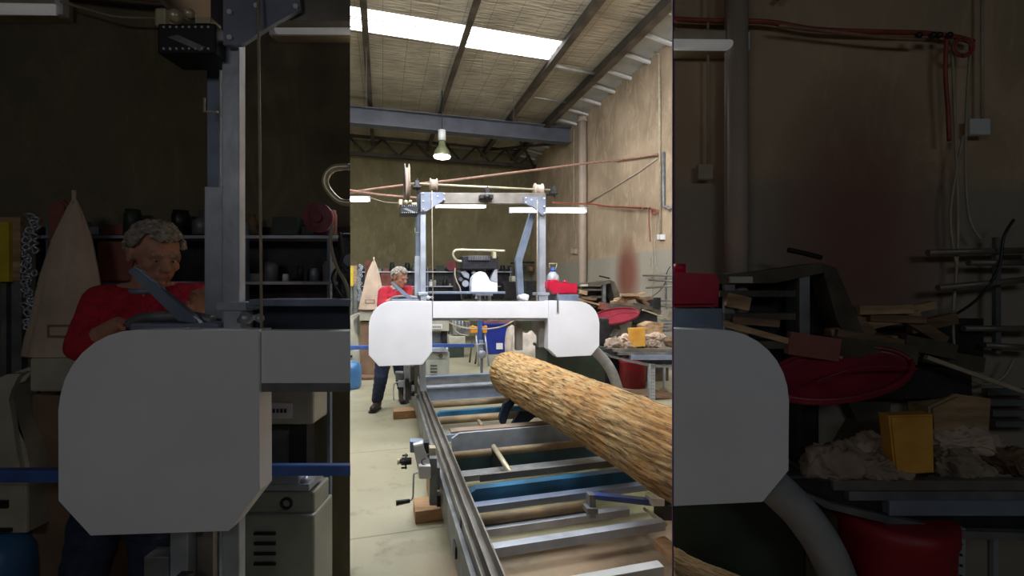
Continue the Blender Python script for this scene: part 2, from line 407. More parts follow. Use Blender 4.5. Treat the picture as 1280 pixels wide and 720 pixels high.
# roof in strips with skylight gaps
SKY = [(2.5, 3.3), (5.3, 6.1), (8.3, 9.04)]  # first two strips are unseen, added to light the shed from above
edges = [1.0, 2.5, 3.3, 5.3, 6.1, 8.3, 9.04, VB+.2]
mb = MB()
def roofq(mb, u0, u1, v0, v1, th=.03):
    a, b = roof_h(u0), roof_h(u1)
    mb.hexa([B(u0,v0,a),B(u1,v0,b),B(u1,v1,b),B(u0,v1,a),B(u0,v0,a+th),B(u1,v0,b+th),B(u1,v1,b+th),B(u0,v1,a+th)])
for i in range(0, 7, 2): roofq(mb, -9.1, 4.45, edges[i], edges[i+1])
for v0, v1 in SKY: roofq(mb, 3.37, 4.45, v0, v1)
mb.link('ceiling', M['foil'], kind='structure').name = 'ceiling_foil'
mb = MB()     # corrugated eave strip beside the right wall
n = 190
for v in [1 + i*.11 for i in range(135)]:
    a, b = 6.12, 6.0
    mb.prism([B(4.40,v,a), B(4.40,v+.055,a+.05), B(4.40,v+.11,a), B(4.40,v+.055,a+.09)], B(UW+.1,v,b)-B(4.40,v,a))
mb.link('ceiling_eave', M['corr'], kind='structure')
for i, (v0, v1) in enumerate(SKY):
    mb = MB(); roofq(mb, -9.0, 3.37, v0, v1, .02)
    mb.link('window_%d' % (i+1), M['sky'], kind='structure')
for v in (8.50, 8.56, 8.84):
    MB().bb(-9, 3.36, v, v+.012, roof_h(2)-.03, roof_h(2)-.018).link('trim_sky', M['purl_l'], kind='structure').name = 'trim_%d' % (round(v*100)-840)
# roof members
def member(name, label, u, w, h, v0=1.5, v1=VB):
    t = thing(name, label, 'roof purlin', B(u, v0, roof_h(u)-h), None)
    h1 = roof_h(u)
    part(MB().bb(u-w*.12, u+w*.12, v0, v1, h1-h, h1-.005), 'web', 'purl', t)
    part(MB().bb(u-w/2, u+w/2, v0, v1, h1-h-.012, h1-h), 'flange', 'purl_l', t)
    part(MB().bb(u-w/2-.01, u-w/2, v0, v1, h1-h-.012, h1-h+.03), 'lip', 'purl', t)
member('roof_purlin', 'dark steel roof purlin running back at the far left of the skylight', -.29, .10, .17)
member('roof_purlin', 'dark steel roof purlin passing straight above the round hanging lamp', 1.46, .10, .17)
member('roof_purlin', 'brown steel roof purlin at the right end of the skylight', 3.32, .13, .19)
member('roof_purlin', 'heavy dark steel purlin along the edge of the corrugated eave', 4.40, .16, .24)
for i in range(15):
    v = 5.2 + i*.72
    MB().hexa([B(4.5,v,6.04),B(UW-.002,v,5.93),B(UW-.002,v+.06,5.93),B(4.5,v+.06,6.04),B(4.5,v,6.09),B(UW-.002,v,5.98),B(UW-.002,v+.06,5.98),B(4.5,v+.06,6.09)]).link('eave_batten', M['whitep']) and None
k = 0
for o in [o for o in bpy.data.objects if o.name.startswith('eave_batten')]:
    tag(o, 'short pale batten crossing the corrugated eave strip above the concrete wall', 'batten', 'battens under the corrugated eave')
t = thing('roof_bracing', 'pale roof strut joining the last two purlins near the eave', 'strut', B(3.9, 9.9, 6.1))
part(MB().cyl(B(3.35,9.0,roof_h(3.6)-.12), B(4.4,9.1,roof_h(4.4)-.12), .035), 'strut', 'corr', t)
lonely(MB().cyl(B(3.5,10.6,roof_h(3.7)-.12), B(4.4,10.7,roof_h(4.4)-.12), .02), 'roof_bracing', 'corr', 'thin pale strut between purlins just in front of the blue grey beam', 'strut')
# portal beam
t = thing('portal_beam', 'long blue grey steel beam spanning the shed under the roof', 'steel beam', B(-2, 12.2, 5.58))
for nm, a in (('top_flange', (12.05,12.35,5.98,6.0)), ('web', (12.185,12.215,5.60,5.98)), ('bottom_flange', (12.05,12.35,5.57,5.60))):
    part(MB().bb(-8.9, UW-.005, *a), nm, 'beam', t)
# far truss
t = thing('roof_truss', 'dark lattice roof truss in front of the back wall', 'roof truss', B(-1, 15.2, 5.5))
part(MB().bb(-8.9, UW-.01, 15.15, 15.25, 5.62, 5.74), 'bottom_chord', 'purl', t)
part(MB().bb(-8.9, UW-.01, 15.15, 15.25, 6.18, 6.26), 'top_chord', 'purl', t)
for i in range(14):
    u0 = UW-.1 - i*1.0
    part(MB().cyl(B(u0, 15.2, 6.2), B(u0-.5, 15.2, 5.7), .035, seg=8).cyl(B(u0-.5, 15.2, 5.7), B(u0-1.0, 15.2, 6.2), .035, seg=8), 'web_brace', 'purl', t)
lonely(MB().cyl(B(5.0,12.4,5.65), B(3.4,15.1,6.1), .04).cyl(B(3.4,12.4,6.1), B(5.0,15.1,5.65), .04), 'roof_bracing', 'purl', 'dark crossed roof bracing behind the beam at the wall corner', 'bracing')
lonely(MB().bb(-8.9, 4.3, 13.7, 13.78, 6.15, 6.2), 'roof_bracing', 'corr', 'thin pale bar under the foil behind the blue grey beam', 'bar')
# high-bay lamp
V = View('C', 11.2)
t = thing('hanging_lamp', 'round high-bay lamp with glowing bell shade hanging below the beam', 'lamp', V.w(552, 195))
part(MB().cyl(V.w(552.5,163), V.w(552.5,176), V.m(4.6)), 'gear_housing', 'whitep', t)
part(MB().cyl(V.w(552.5,164), V.w(552.5,164)+Vector((0,0,1.05)), V.m(.5)), 'stem', 'dark', t)
part(MB().lathe(V.w(552.5,195), [(V.m(10.2),0),(V.m(10.4),.02),(V.m(8.6),V.m(6)),(V.m(4.5),V.m(12)),(V.m(3.4),V.m(19.5))]), 'lamp_shade', mat('lamp_glass',(.16,.17,.09),.3), t)
part(MB().lathe(V.w(552.5,195)-Vector((0,0,.07)), [(V.m(5),0),(V.m(9.6),.03),(V.m(10.2),.068)]), 'bulb_lens', 'lampg', t)

# ------------------------------------------------------------------ right wall fittings (centre)
W = View('C', UW, 'u')
def seg(V, pts, off, r, mb=None, smooth=0):
    mb = mb or MB(); return mb.tube([V.w(x,y,off) for x,y in pts], r, 10, smooth)
t = thing('downpipe', 'thick pinkish vertical downpipe up the concrete wall', 'pipe', W.w(728.5, 420, -.12))
part(seg(W, [(728.5,147),(728.5,440)], -.12, .107), 'pipe', 'conc_pipe', t)
part(seg(W, [(728.5,146),(728.5,152)], -.12, .12), 'collar', 'conc_pipe', t)
def conduit(V, off, r, tg):
    t = thing('conduit', 'thin white conduit dropping to a white socket on the wall' + WHERE[tg], 'electrical conduit', V.w(825,300,off))
    part(seg(V, [(800,62),(818,66),(824,68),(825.5,300)] if tg == 'C' else [(825.5,225),(825.5,293)], off, r), 'pipe', 'cord', t)
    part(MB().box(V, 821, 293, 829, 299.5, off-.02, .05, .004), 'socket', 'whitep', t)
    done(t)
conduit(W, -.03, .022, 'C')
lonely(seg(W, [(829.5,190),(829.5,258),(834,259),(838,262)], -.03, .03), 'pipe', 'galv_d', 'dark metal pipe beside the white conduit on the concrete wall', 'pipe')
lonely(seg(W, [(801,44),(795,46),(788,52),(788,60),(794,64),(800,64)], -.10, .045, smooth=1), 'pipe', 'cord', 'curved pale pipe looping out of the eave high on the wall', 'pipe')
lonely(seg(W, [(694,148),(691,152),(692,158),(698,160)], -.15, .05, smooth=1), 'pipe', 'cord', 'small curved pale pipe at the eave near the corner', 'pipe')
lonely(seg(W, [(735,254),(768,234),(800,214),(822,198)], -.012, .016), 'strap', 'conc_pipe', 'faded diagonal strap running up the concrete wall right of the pipe', 'strap')
def switch(V, off, tg, r):
    t = thing('pull_switch', 'small beige switch box below a vertical cord beside the pipe' + WHERE[tg], 'switch', V.w(717,316,off))
    part(seg(V, [(717.3,160 if tg=='C' else 230),(717.3,312)], off, r), 'cord', 'cord', t)
    part(MB().box(V, 713.5, 311, 719.5, 317, off-.01, .05, .004), 'switch_box', 'cord', t)
    done(t)
switch(W, -.05, 'C', .012)

# ------------------------------------------------------------------ overhead tubes and cables
def battens(tg, c):
    V = View(tg, c)
    lit = 'tube' if tg == 'C' else 'tubedim'
    for (x0, x1, y0, y1, lb) in ((424,462,245,252,'lit fluorescent batten at the left edge behind the mill'),
                                 (545,607,253,260,'lit fluorescent batten seen below the mill crossbeam'),
                                 (638,733,259,266,'long lit fluorescent batten right of the mill post')):
        if tg == 'L' and x0 > 600 or tg == 'R' and x1 < 700: continue
        t = thing('fluorescent_light', lb + WHERE[tg], 'light', V.w((x0+x1)/2, y1))
        h = [V.w(x0+2,y1-2.4,-.02), V.w(x1-2,y1-1.8,-.02)]
        part(MB().tube(h, V.m(2.0), 12, 0), 'tube', lit, t)
        if tg == 'C':
            part(MB().box(V, x0, y0, x1, y0+2.2, 0, .10), 'housing', 'whitep', t)
            for xx in (x0+4, x1-4):
                p0 = V.w(xx,y0,.05); part(MB().cyl(p0, Vector((p0.x,p0.y,6.19)), .0016, seg=6), 'wire', 'black', t)
        else:
            part(MB().box(V, x0, y0-.5, x1, y1+.5, .0, (.066 if tg=='L' else .06)/.55), 'housing', 'cord', t)
        for xx in (x1-2.5, x0-.8): part(MB().box(V, xx, y0, xx+3.3, y1, -.02, .06), 'end_cap', 'whitep', t)
        done(t)
def cables(tg, c):
    V = View(tg, c)
    Wl = W if tg == 'C' else V
    p = [V.w(*q) for q in ((424,243),(465,236.5),(500,232),(560,226),(620,218.5),(680,211),(730,204.5))]
    p += [W.w(770,200.5,-.05), W.w(822,193,-.05)] if tg == 'C' else [V.w(822,193)]
    lonely(MB().tube(p, V.m(1.35), 8, 0), 'air_hose', 'copper', 'salmon pink hose stretched across the shed high above the mill' + WHERE[tg], 'hose')
    p = [V.w(*q) for q in ((424,236),(450,240),(480,244),(523,247.5))]
    lonely(MB().tube(p, V.m(1.5), 8), 'air_hose', 'copper', 'salmon hose sagging behind the winch gearbox' + WHERE[tg], 'hose')
    p = [V.w(*q) for q in ((690,253),(715,254.5),(740,255),(760,258))]
    q2 = [(785,259),(803,259.5),(815,261),(822,263)]
    p += [W.w(x,y,-.06) for x,y in q2] if tg == 'C' else [V.w(x,y) for x,y in q2]
    t = thing('power_cable', 'red power cable running to hooks on the concrete wall' + WHERE[tg], 'cable', p[0])
    part(MB().tube(p, V.m(1.0), 8), 'cable', 'redcable', t)
    p = [Wl.w(x,y+1.5,-.06) for x,y in ((745,255),(785,259.5),(803,260.5))]
    part(MB().tube(p, V.m(.7), 8), 'cable', 'copper', t)
    mb = MB()
    for r in (3.2, 4.2):
        mb.tube([Wl.w(818+r*math.sin(a), 265+r*math.cos(a)*.9, -.07) for a in [i*2*math.pi/14 for i in range(15)]], Wl.m(.45,818), 6, 0)
    part(mb, 'coil', 'redcable', t)
    part(MB().tube([Wl.w(x,y,-.05) for x,y in ((811.5,261),(811,275),(812,290),(812.5,302))], Wl.m(.7,812), 8), 'tail', 'redcable', t)
    mb = MB()
    for x in (800.5,806,808.5,812.5): mb.ball(Wl.w(x,260.3,-.07), Wl.m(1.3,x), 2)
    part(mb, 'clip', 'black', t); done(t)
    lonely(MB().tube([V.w(*q) for q in ((462,247),(472,250),(484,253),(500,253.5))], V.m(.5), 6), 'power_cable', 'cord', 'thin pale flex running from the left batten to the winch' + WHERE[tg], 'cable')
    pts = [[(813.5,262),(815,300),(816,340),(814,375),(817,392),(826,398),(834,395),(838,388)], [(821,262),(819,300),(820,330),(825,341)], [(818,300),(813,330),(815.5,352)]]
    mb = MB()
    for P in pts: mb.tube([Wl.w(x,y,-.04) for x,y in P], Wl.m(.5,820), 6)
    lonely(mb, 'power_cable', 'cord', 'pale cords dangling down the wall under the coiled cable' + WHERE[tg], 'cable')

# ------------------------------------------------------------------ bandsaw mill head and gantry
def mill(tg, c):
    V = View(tg, c); sd = tg != 'C'
    t = thing('bandsaw_mill', {'C':'portable bandsaw mill with white blade guards under a tall steel gantry',
        'L':'large dim white blade guard and gantry post of a near mill, left side',
        'R':'large dim white blade guard with red fuel tank, right side'}[tg], 'sawmill', V.w(530 if tg!='R' else 715, 470))
    P = lambda mb, nm, m, lb=None, par=None: part(mb, nm, m, par or t, lb)
    yb = V.fy(529, .05) if sd else 489
    P(MB().box(V, 525.5, 262, 532.3, yb, .12, .07, .003), 'post', 'galv')
    P(MB().box(V, 519.5, 262, 524.6, 470 if not sd else yb, .30, .07, .003), 'rear_post', 'bluegal', 'dark blue grey rear post')
    a = P(MB().box(V, 518.6, 320, 526, 377, .22, .05, .002), 'sleeve', 'galv')
    P(MB().box(V, 521, 241, 526.6, 262, .22, .06, .002), 'bracket', 'dark')
    if not sd: P(MB().box(V, 674.6, 262, 682.3, 398, .12, .07, .003), 'post', 'galv')
    if not sd:
        P(MB().poly(V, [(663,266),(670,266),(662,296),(653,326),(655.5,377),(648,377),(645,325),(654,296)], .28, .07), 'bent_strut', 'bluegal', 'bent dark steel strut')
    P(MB().box(V, 526, 241, 682, 254.5, .10, .08, .003), 'crossbeam', 'chan')
    def bolts(par, L_):
        for x, y in L_: part(MB().cyl(V.w(x,y,.06), V.w(x,y,.06)-V.n*.018*V.t, V.m(1.0), seg=8), 'bolt', 'whitep', par)
    g = P(MB().poly(V, [(526,240),(556,240.5),(556.5,250),(547,255),(533,264),(526,264)], .06, .03), 'gusset', 'gusset')
    if g: bolts(g, ((528.7,241.8),(539.5,242),(555,242.4),(547,245.5),(539.5,249),(555,249.3),(529,251.5),(529,261.5)))
    g = P(MB().poly(V, [(655,246),(682,246),(682.5,269),(678,269),(666,258),(655,254)], .06, .03), 'gusset', 'gusset')
    if g: bolts(g, ((657,247.5),(664,250),(657,253),(671,253.5),(680,248),(680,258),(680,266.5)))
    # drive shaft, pulleys, sprocket
    P(MB().cyl(V.w(511,229.3,.2), V.w(692,237.8,.2), V.m(1.3)), 'drive_shaft', 'cream')
    ax = (V.w(692,237.8,.2)-V.w(511,229.3,.2)).normalized()
    def pulley(x, y, wd, r, nm, m):
        c0 = V.w(x, y, .2) - ax*V.m(wd)/2; R = V.m(r); w_ = V.m(wd)
        return P(MB().lathe(c0, [(R*.3,0),(R,0),(R,w_*.10),(R*.8,w_*.2),(R*.8,w_*.8),(R,w_*.9),(R,w_),(R*.3,w_)], 28, ax), nm, m)
    pulley(542, 230.5, 9, 7.6, 'cable_drum', 'conc_pipe')
    pulley(673, 237, 11, 8, 'cable_drum', 'conc_pipe')
    pulley(508.7, 229.2, 5.6, 23.5, 'sprocket_wheel', 'conc_pipe')
    P(MB().lathe(V.w(506.2,229.2,.2)-ax*V.m(1.2), [(V.m(22),0),(V.m(22.5),V.m(1)),(V.m(6),V.m(1))], 28, ax), 'sprocket_face', 'dark', 'dark face of the wheel')
    for x, y in ((521.5,230),(609.5,240),(693,238)):
        mb = MB().box(V, x-2.6, y-4.5, x+2.6, y+4.2, .12, .12, .004).box(V, x-5 , y+2.2, x+5, y+4.2, .10, .14, .002)
        mb.cyl(V.w(x,y-7,.18), V.w(x,y+9,.18), V.m(.8), seg=8); P(mb, 'bearing_block', 'dark')
    P(MB().box(V, 600, 243, 617, 248, .02, .1, .004).ball(V.w(609,246,.0), V.m(4), 2), 'cable_guide', 'dark')
    # winch gearbox
    g = P(MB().box(V, 500, 255.5, 523, 267.5, .02, .22, .006), 'winch_gearbox', 'black')
    if g:
        mb = MB()
        for i in range(8):
            for y in (257.3, 265.8): mb.cyl(V.w(503+i*2.5,y,.02), V.w(503+i*2.5,y,.02)-V.n*.01*V.t, V.m(.5), seg=6)
        part(mb, 'screw', 'galv', g)
        part(MB().poly(V, [(504,261),(508,260),(519,265),(517,266.5)], .015, .02), 'chain_link', 'galv_d', g)
    P(MB().box(V, 498.5, 249, 503.5, 256.5, .04, .15, .01).ball(V.w(507.5,253,.0), V.m(2.8), 2).ball(V.w(513,252,.03), V.m(2.2), 2).box(V, 515, 253, 521, 255.5, .02, .1), 'winch_motor', 'cream')
    P(MB().tube([V.w(518.6,285,.2), V.w(518.6,290.5,.2), V.w(524,290.5,.2)], V.m(.5), 6, 0), 'clip', 'cream')
    for x0, y0, x1, y1 in ((539.8,238,541.2,378),(541.0,378,541.3,396)) + (((671.6,250,671.3,378),) if not sd else ()):
        P(MB().cyl(V.w(x0,y0,.02), V.w(x1,y1,-.08), V.m(.55), seg=8), 'lift_cable', 'cord')
    # post foot brackets
    for x0, x1 in ((523,534),(671,686)):
        if sd and x0 > 600: continue
        P(MB().box(V, x0, 365.5, x1+1, 369, .05, .16, .003).box(V, x0+3, 369, x1-1, 378, .06, .13, .003), 'post_clamp', 'galv')
    # blade guard: one continuous folded sheet
    pts = [(540,376.5)]
    for i in range(9):
        a_ = math.radians(90 + i*11.25); pts.append((492+31*math.cos(a_), 408-31.5*math.sin(a_)+.0))
    pts += [(460.8,444),(473.5,457.8),(528,456),(540.3,440),(540.3,398),(685.3,397.5),(685.3,436),(696.5,446.5),(739,444.5),(749.3,432)]
    for i in range(9):
        a_ = math.radians(i*11.25); pts.append((722+27.3*math.cos(a_), 404-27.5*math.sin(a_)+.0))
    pts += [(686,375.8)]
    # split in three pieces so that each face stays planar and convex
    left = [p for p in pts if p[0] <= 540.4 and p != (540.3,398)] ; 
    P(MB().poly(V, left, -.15, .14, .004*V.t), 'blade_guard', 'white', 'white blade wheel guard')
    right = [p for p in pts if p[0] >= 685.2 and p != (685.3,397.5)]
    P(MB().poly(V, right, -.15, .14, .004*V.t), 'blade_guard', 'white', 'white blade wheel guard')
    P(MB().box(V, 541, 377, 685, 397.6, -.13, .12, .003*V.t), 'guard_beam', 'white', 'white straight guard beam')
    P(MB().box(V, 540.3, 397.4, 685, 401, -.12, .12), 'guard_lip', 'galv_d')
    P(MB().box(V, 696.6, 366, 698.3, 390, -.17, .015), 'clip', 'galv_d')
    for x0, x1, y1 in ((645.5,653.5,438),(673.5,684.5,434)):
        P(MB().box(V, x0, 399, x1, y1, -.02, .08), 'guide_arm', 'chan')
    # operator console: pad, lever, handle
    if tg != 'R':
        P(MB().tube([V.w(489,374.6,.15), V.w(495,371.8,.15), V.w(512,371.2,.15), V.w(522,373,.15)], V.m(2.2), 12), 'arm_rest', 'galv_d', 'grey padded rest')
        P(MB().box(V, 489, 374, 524, 377.5, .02, .25, .006), 'console', 'gusset')
        P(MB().poly(V, [(488,353.5),(490.5,351.5),(514,371),(517,374.5),(508,373)], .05, .05, .004), 'lever', 'bluegal', 'blue grey diagonal lever')
    # engine
    e = P(MB().box(V, 570.5, 338, 622, 366, .35, .28, .02), 'engine', 'engine', 'black petrol engine')
    if e:
        part(MB().tube([V.w(x,y,.2) for x,y in ((577,326.5),(572,325.8),(568,322),(566.3,318),(568,314),(573,312.3),(590,312.6),(610,313),(631,313.6))], V.m(1.45), 12), 'exhaust_pipe', 'cream', e)
        part(MB().box(V, 616, 313, 620.5, 323, .2, .06, .005), 'pipe_bracket', 'cream', e)
        mb = MB().box(V, 578, 320, 623, 336, .22, .30, .006)
        for i in range(14): mb.box(V, 585+i*2.1, 320.5, 586+i*2.1, 325.5, .20, .03)
        part(mb, 'cooling_shroud', 'engine', e)
        mb = MB()
        for i in range(13): mb.box(V, 586.1+i*2.1, 319.3, 587+i*2.1, 325.2, .185, .03)
        part(mb, 'cooling_fin', 'galv_d', e)
        part(MB().poly(V, [(576,340),(582,338),(587,343),(586,349),(580,346)], .28, .06, .006), 'air_duct', 'galv', e)
        part(MB().cyl(V.w(581.8,354.5,.30), V.w(581.8,354.5,.22), V.m(4.2)), 'recoil_starter', 'galv', e)
        part(MB().cyl(V.w(576,349,.30), V.w(576,349,.22), V.m(2.6)).ball(V.w(592,341,.28), V.m(3.2), 2), 'carburettor', 'galv_d', e)
        part(MB().tube([V.w(x,y,.18) for x,y in ((569,335),(568.5,343),(571,352),(575,360),(577,374))], V.m(.75), 8), 'fuel_hose', 'cord', e)
        part(MB().tube([V.w(x,y,.2) for x,y in ((572,338),(573,348),(569,356),(573,364))], V.m(.6), 8), 'wire', 'black', e)
        part(MB().tube([V.w(x,y,.2) for x,y in ((622,343),(627,352),(634,360))], V.m(.5), 8), 'wire', 'black', e)
        part(MB().poly(V, [(590,366),(589.6,356),(591,347),(595,341.5),(601,339),(607,341),(611,347),(612,352),(622,353.5),(622.2,366)], .10, .16, .01), 'belt_cover', 'white', e, 'white rounded belt cover')
        part(MB().poly(V, [(613,350),(618,337),(621.5,336),(622,353)], .24, .08), 'side_duct', 'galv', e)
    if not sd or tg == 'L':
        P(MB().box(V, 536, 364.5, 632, 367.2, .05, .35, .004), 'deck_rail', 'bluegal', 'blue grey deck rail')
        P(MB().box(V, 538, 367.2, 577, 376.6, .2, .3), 'deck_panel', 'navy', 'dark blue deck panel')
        P(MB().box(V, 599, 368, 601, 377, .15, .1).box(V, 612, 368, 614, 377, .15, .1).box(V, 595, 367, 616, 369.5, .12, .2), 'engine_mount', 'galv')
        P(MB().ball(V.w(535,372,.0), V.m(2.6), 2).ball(V.w(540.5,372,-.05), V.m(1.7), 2).cyl(V.w(532,373,.02), V.w(541,371,.02), V.m(1.1)), 'cable_clamp', 'galv')
    # fuel tank
    f = P(MB().poly(V, [(685,352),(693,351),(697,354),(721,354.5),(722.5,357),(722,367.5),(694,368),(688,362),(684.5,360)], .02, .28, .012), 'fuel_tank', 'red', 'red fuel tank')
    if f: part(MB().cyl(V.w(706,354,.14), V.w(706,350.5,.14), V.m(2.6)).box(V, 688, 349.5, 698, 353, .1, .12, .01), 'fuel_cap', 'red', f)
    P(MB().box(V, 696.5, 368, 723.5, 376.5, .0, .3, .006), 'tank_tray', 'bluegal', 'grey tray under the tank')
    # carriage feet on the left rail
    if tg != 'R':
        P(MB().box(V, 494.5, 466, 504.5, 476, .2, .12, .006), 'carriage_motor', 'galv_d')
        P(MB().box(V, 505, 456, 512, 500 if not sd else V.fy(508,.2), .2, .08, .003), 'carriage_leg', 'galv')
        P(MB().tube([V.w(x,y,.12) for x,y in ((492,500),(492,483),(495,478),(500,478))], V.m(.7), 8).box(V, 498, 476, 506, 484, .15, .08, .004), 'crank', 'galv')
        P(MB().box(V, 507, 474, 511.5, 504, .1, .06).box(V, 511.5, 478, 514, 500, .12, .06), 'carriage_plate', 'dark')
        P(MB().box(V, 513, 458, 519, 478, .28, .1).box(V, 518, 456, 522, 492, .25, .06), 'carriage_bracket', 'chan')
        mb = MB()
        for x,y in ((516,478),(515.5,492)): mb.lathe(V.w(x,y,.3)-Vector((.02,0,0)), [(V.m(3.2),0),(V.m(3.2),.04)], 18, Vector((1,0,0)))
        P(mb, 'carriage_wheel', 'dark')
    done(t)
    # bottle on the tank
    if tg != 'L' :
        b = thing('water_bottle', 'clear plastic bottle with blue cap behind the red fuel tank' + WHERE[tg], 'bottle', V.w(692, 352, .3))
        part(MB().lathe(V.w(691,352,.3), [(V.m(8.5),0),(V.m(9),V.m(2)),(V.m(8.3),V.m(8)),(V.m(5),V.m(12)),(V.m(2.6),V.m(14))]), 'body', 'plasticc', b)
        part(MB().lathe(V.w(691,339,.3), [(V.m(4),0),(V.m(3.6),V.m(2)),(V.m(2.2),V.m(3)),(V.m(2),V.m(5))]), 'cap', 'bluecap', b)
        part(MB().tube([V.w(x,y,.3) for x,y in ((688,337),(686.8,333),(686.5,329.5),(696,329.5),(695.5,333),(694,337))], V.m(.8), 8, 0), 'handle', 'cord', b)
        done(b)

def hose(tg, c):
    V = View(tg, c)
    P = [V.w(x,y,o) for x,y,o in ((738,434,-.0),(745,440,.0),(754,449,.02),(763,462,.04),(769,476,.08),(773,490,.12))]
    if tg == 'C': P.append(V.w(775,500,.2))
    else: P += [V.w(776,V.fy(776,.1)-4,.1)]
    P = spline(P, 16); n = len(P)
    lonely(MB().tube(P, V.m(7), 18, 0, lambda t_: V.m(6.6 + (.5 if int(t_*n) % 2 else -.3))), 'dust_hose', 'hose', 'fat grey corrugated hose hanging from the guard' + WHERE[tg], 'hose')

# ------------------------------------------------------------------ worker
def person(tg, c):
    V = View(tg, c, 'd'); k = 1.0 if tg == 'C' else .93
    fy = V.fy(470)
    W3 = lambda x, y, o=0: V.w(x, y, 0) + Vector((0, o*k, 0))
    root = thing('person', {'C':'grey-haired person in red jumper and dark jeans working behind the mill guard',
                            'L':'grey-haired person in red jumper behind the large dim near guard'}[tg], 'person', W3(480, fy))
    m = lambda n: V.m(n)
    dy = fy-515
    hip = [W3(483.5,424,0), W3(494,424,.02)]; knee = [W3(478.5,472,-.10), W3(497,468,.16)]
    ank = [W3(471.5,502+dy,.0), W3(493,496+dy,.42)]
    if tg == 'L': ank[1] = W3(493, V.fy(493)-8, .1); knee[1] = W3(497,470,.02); ank[0] = W3(471.5, fy-11, 0)
    sh = [W3(481.5,365.5,-.03), W3(509,364.5,.10)]; neck = W3(494.5,361,.03); chest = W3(493,378,.03); waist = W3(488.5,402,.02); pel = W3(488.5,420,.02)
    el = [W3(480.5,381.5,-.12), W3(512,377,-.04)]; wr = [W3(497,373.0,-.16), W3(517.5,370,-.01)]
    HC = W3(500, 347.5, -.01)
    R = Matrix.Rotation(math.radians(58), 3, 'Z') @ Matrix.Rotation(math.radians(20), 3, 'X')
    hs = m(26)/.26
    H = lambda x, y, z: HC + R @ Vector((x, y, z))*hs
    # body: one continuous surface
    b = MB()
    b.ball(H(0,.012,.03), tuple(q*hs for q in (.076,.096,.088)), 3, R)
    b.ball(H(0,-.03,-.04), tuple(q*hs for q in (.058,.062,.07)), 3, R)
    b.cap(H(0,-.088,.012), H(0,-.113,-.020), .009*hs, .0145*hs)
    b.ball(H(.011,-.100,-.024), .009*hs, 2); b.ball(H(-.011,-.100,-.024), .009*hs, 2)
    b.cap(H(-.034,-.080,.030), H(.034,-.080,.030), .0125*hs)
    for s_ in (-1,1):
        b.ball(H(s_*.038,-.062,-.018), .024*hs, 2); b.ball(H(s_*.079,.008,-.002), tuple(q*hs for q in (.011,.021,.032)), 2, R)
    b.cap(H(-.02,-.088,-.047), H(.02,-.088,-.047), .0065*hs); b.cap(H(-.016,-.087,-.057), H(.016,-.087,-.057), .0075*hs)
    b.ball(H(0,-.076,-.085), .021*hs, 2)
    for s_ in (-1,1):
        b.cap(H(s_*.016,-.080,.017), H(s_*.042,-.072,.016), .0085*hs, .008*hs); b.cap(H(s_*.016,-.079,-.003), H(s_*.041,-.072,-.003), .0075*hs, .007*hs)
    b.cap(H(0,.02,-.05), neck, .055*hs, .060*hs)
    b.cap(neck, chest, .07*k, .12*k); b.cap(chest, waist, .13*k, .12*k); b.cap(waist, pel, .12*k, .13*k)
    for i in (0,1):
        b.cap(neck, sh[i], .055*k, .062*k); b.cap(sh[i], el[i], .052*k, .042*k); b.cap(el[i], wr[i], .042*k, .029*k)
        b.cap(hip[i], knee[i], .085*k, .058*k); b.cap(knee[i], ank[i], .055*k, .038*k)
        b.cap(pel, hip[i], .11*k, .09*k)
        b.ball(ank[i]-Vector((0,0,.03)), .036*k, 2)
    # hands
    def hand(w, dirv, nrm, curl):
        dirv = dirv.normalized(); nrm = nrm.normalized(); side = dirv.cross(nrm).normalized()
        pc = w + dirv*.045*k
        for q in (-.026,-.009,.009,.026):
            b.cap(w + side*q*.7*k, w + dirv*.085*k + side*q*k, .014*k, .0115*k, 8)
        for q, ln in ((-.030,.062),(-.010,.078),(.010,.073),(.030,.058)):
            p0 = w + dirv*.085*k + side*q*k; p1 = p0 + (dirv*(1-curl*.5) + nrm*curl*.6).normalized()*ln*.45*k
            p2 = p1 + (dirv*(1-curl*1.3) + nrm*curl).normalized()*ln*.32*k; p3 = p2 + (dirv*(.5-curl*1.6) + nrm*curl).normalized()*ln*.25*k
            b.cap(p0, p1, .0095*k, .009*k, 8); b.cap(p1, p2, .009*k, .0082*k, 8); b.cap(p2, p3, .0082*k, .0072*k, 8)
        t0 = w + dirv*.03*k - side*.03*k; t1 = t0 + (dirv*.5 - side*.8 + nrm*.4).normalized()*.035*k; t2 = t1 + (dirv*.8 - side*.1 + nrm*.6).normalized()*.03*k
        b.cap(t0, t1, .0125*k, .010*k, 8); b.cap(t1, t2, .010*k, .0085*k, 8)
    hand(wr[0], Vector((.9,.05,.05)), Vector((0,-.2,-1)), .5)
    hand(wr[1], Vector((.15,-.3,.95)), Vector((.9,-.5,0)), .8)
    b.remesh(.0058, 1)
    part(b, 'body', 'skin', root)
    # hair
    hb = MB(); rng = random.Random(3)
    for i in range(620):
        a = rng.uniform(0, 2*math.pi); z = rng.uniform(-.62, 1)
        x, y = math.sqrt(1-z*z)*math.cos(a), math.sqrt(1-z*z)*math.sin(a)
        if y < -.35 and z < .58: continue
        if y < .25 and z < .12: continue
        if y < .45 and z < -.3: continue
        r_ = 1.06 + rng.uniform(-.01,.12)
        hb.ball(H(x*.078*r_, .014 + y*.098*r_, .03 + z*.090*r_), rng.uniform(.010,.018)*hs, 1)
    hb.remesh(.0055, 0); part(hb, 'hair', 'hair', root)
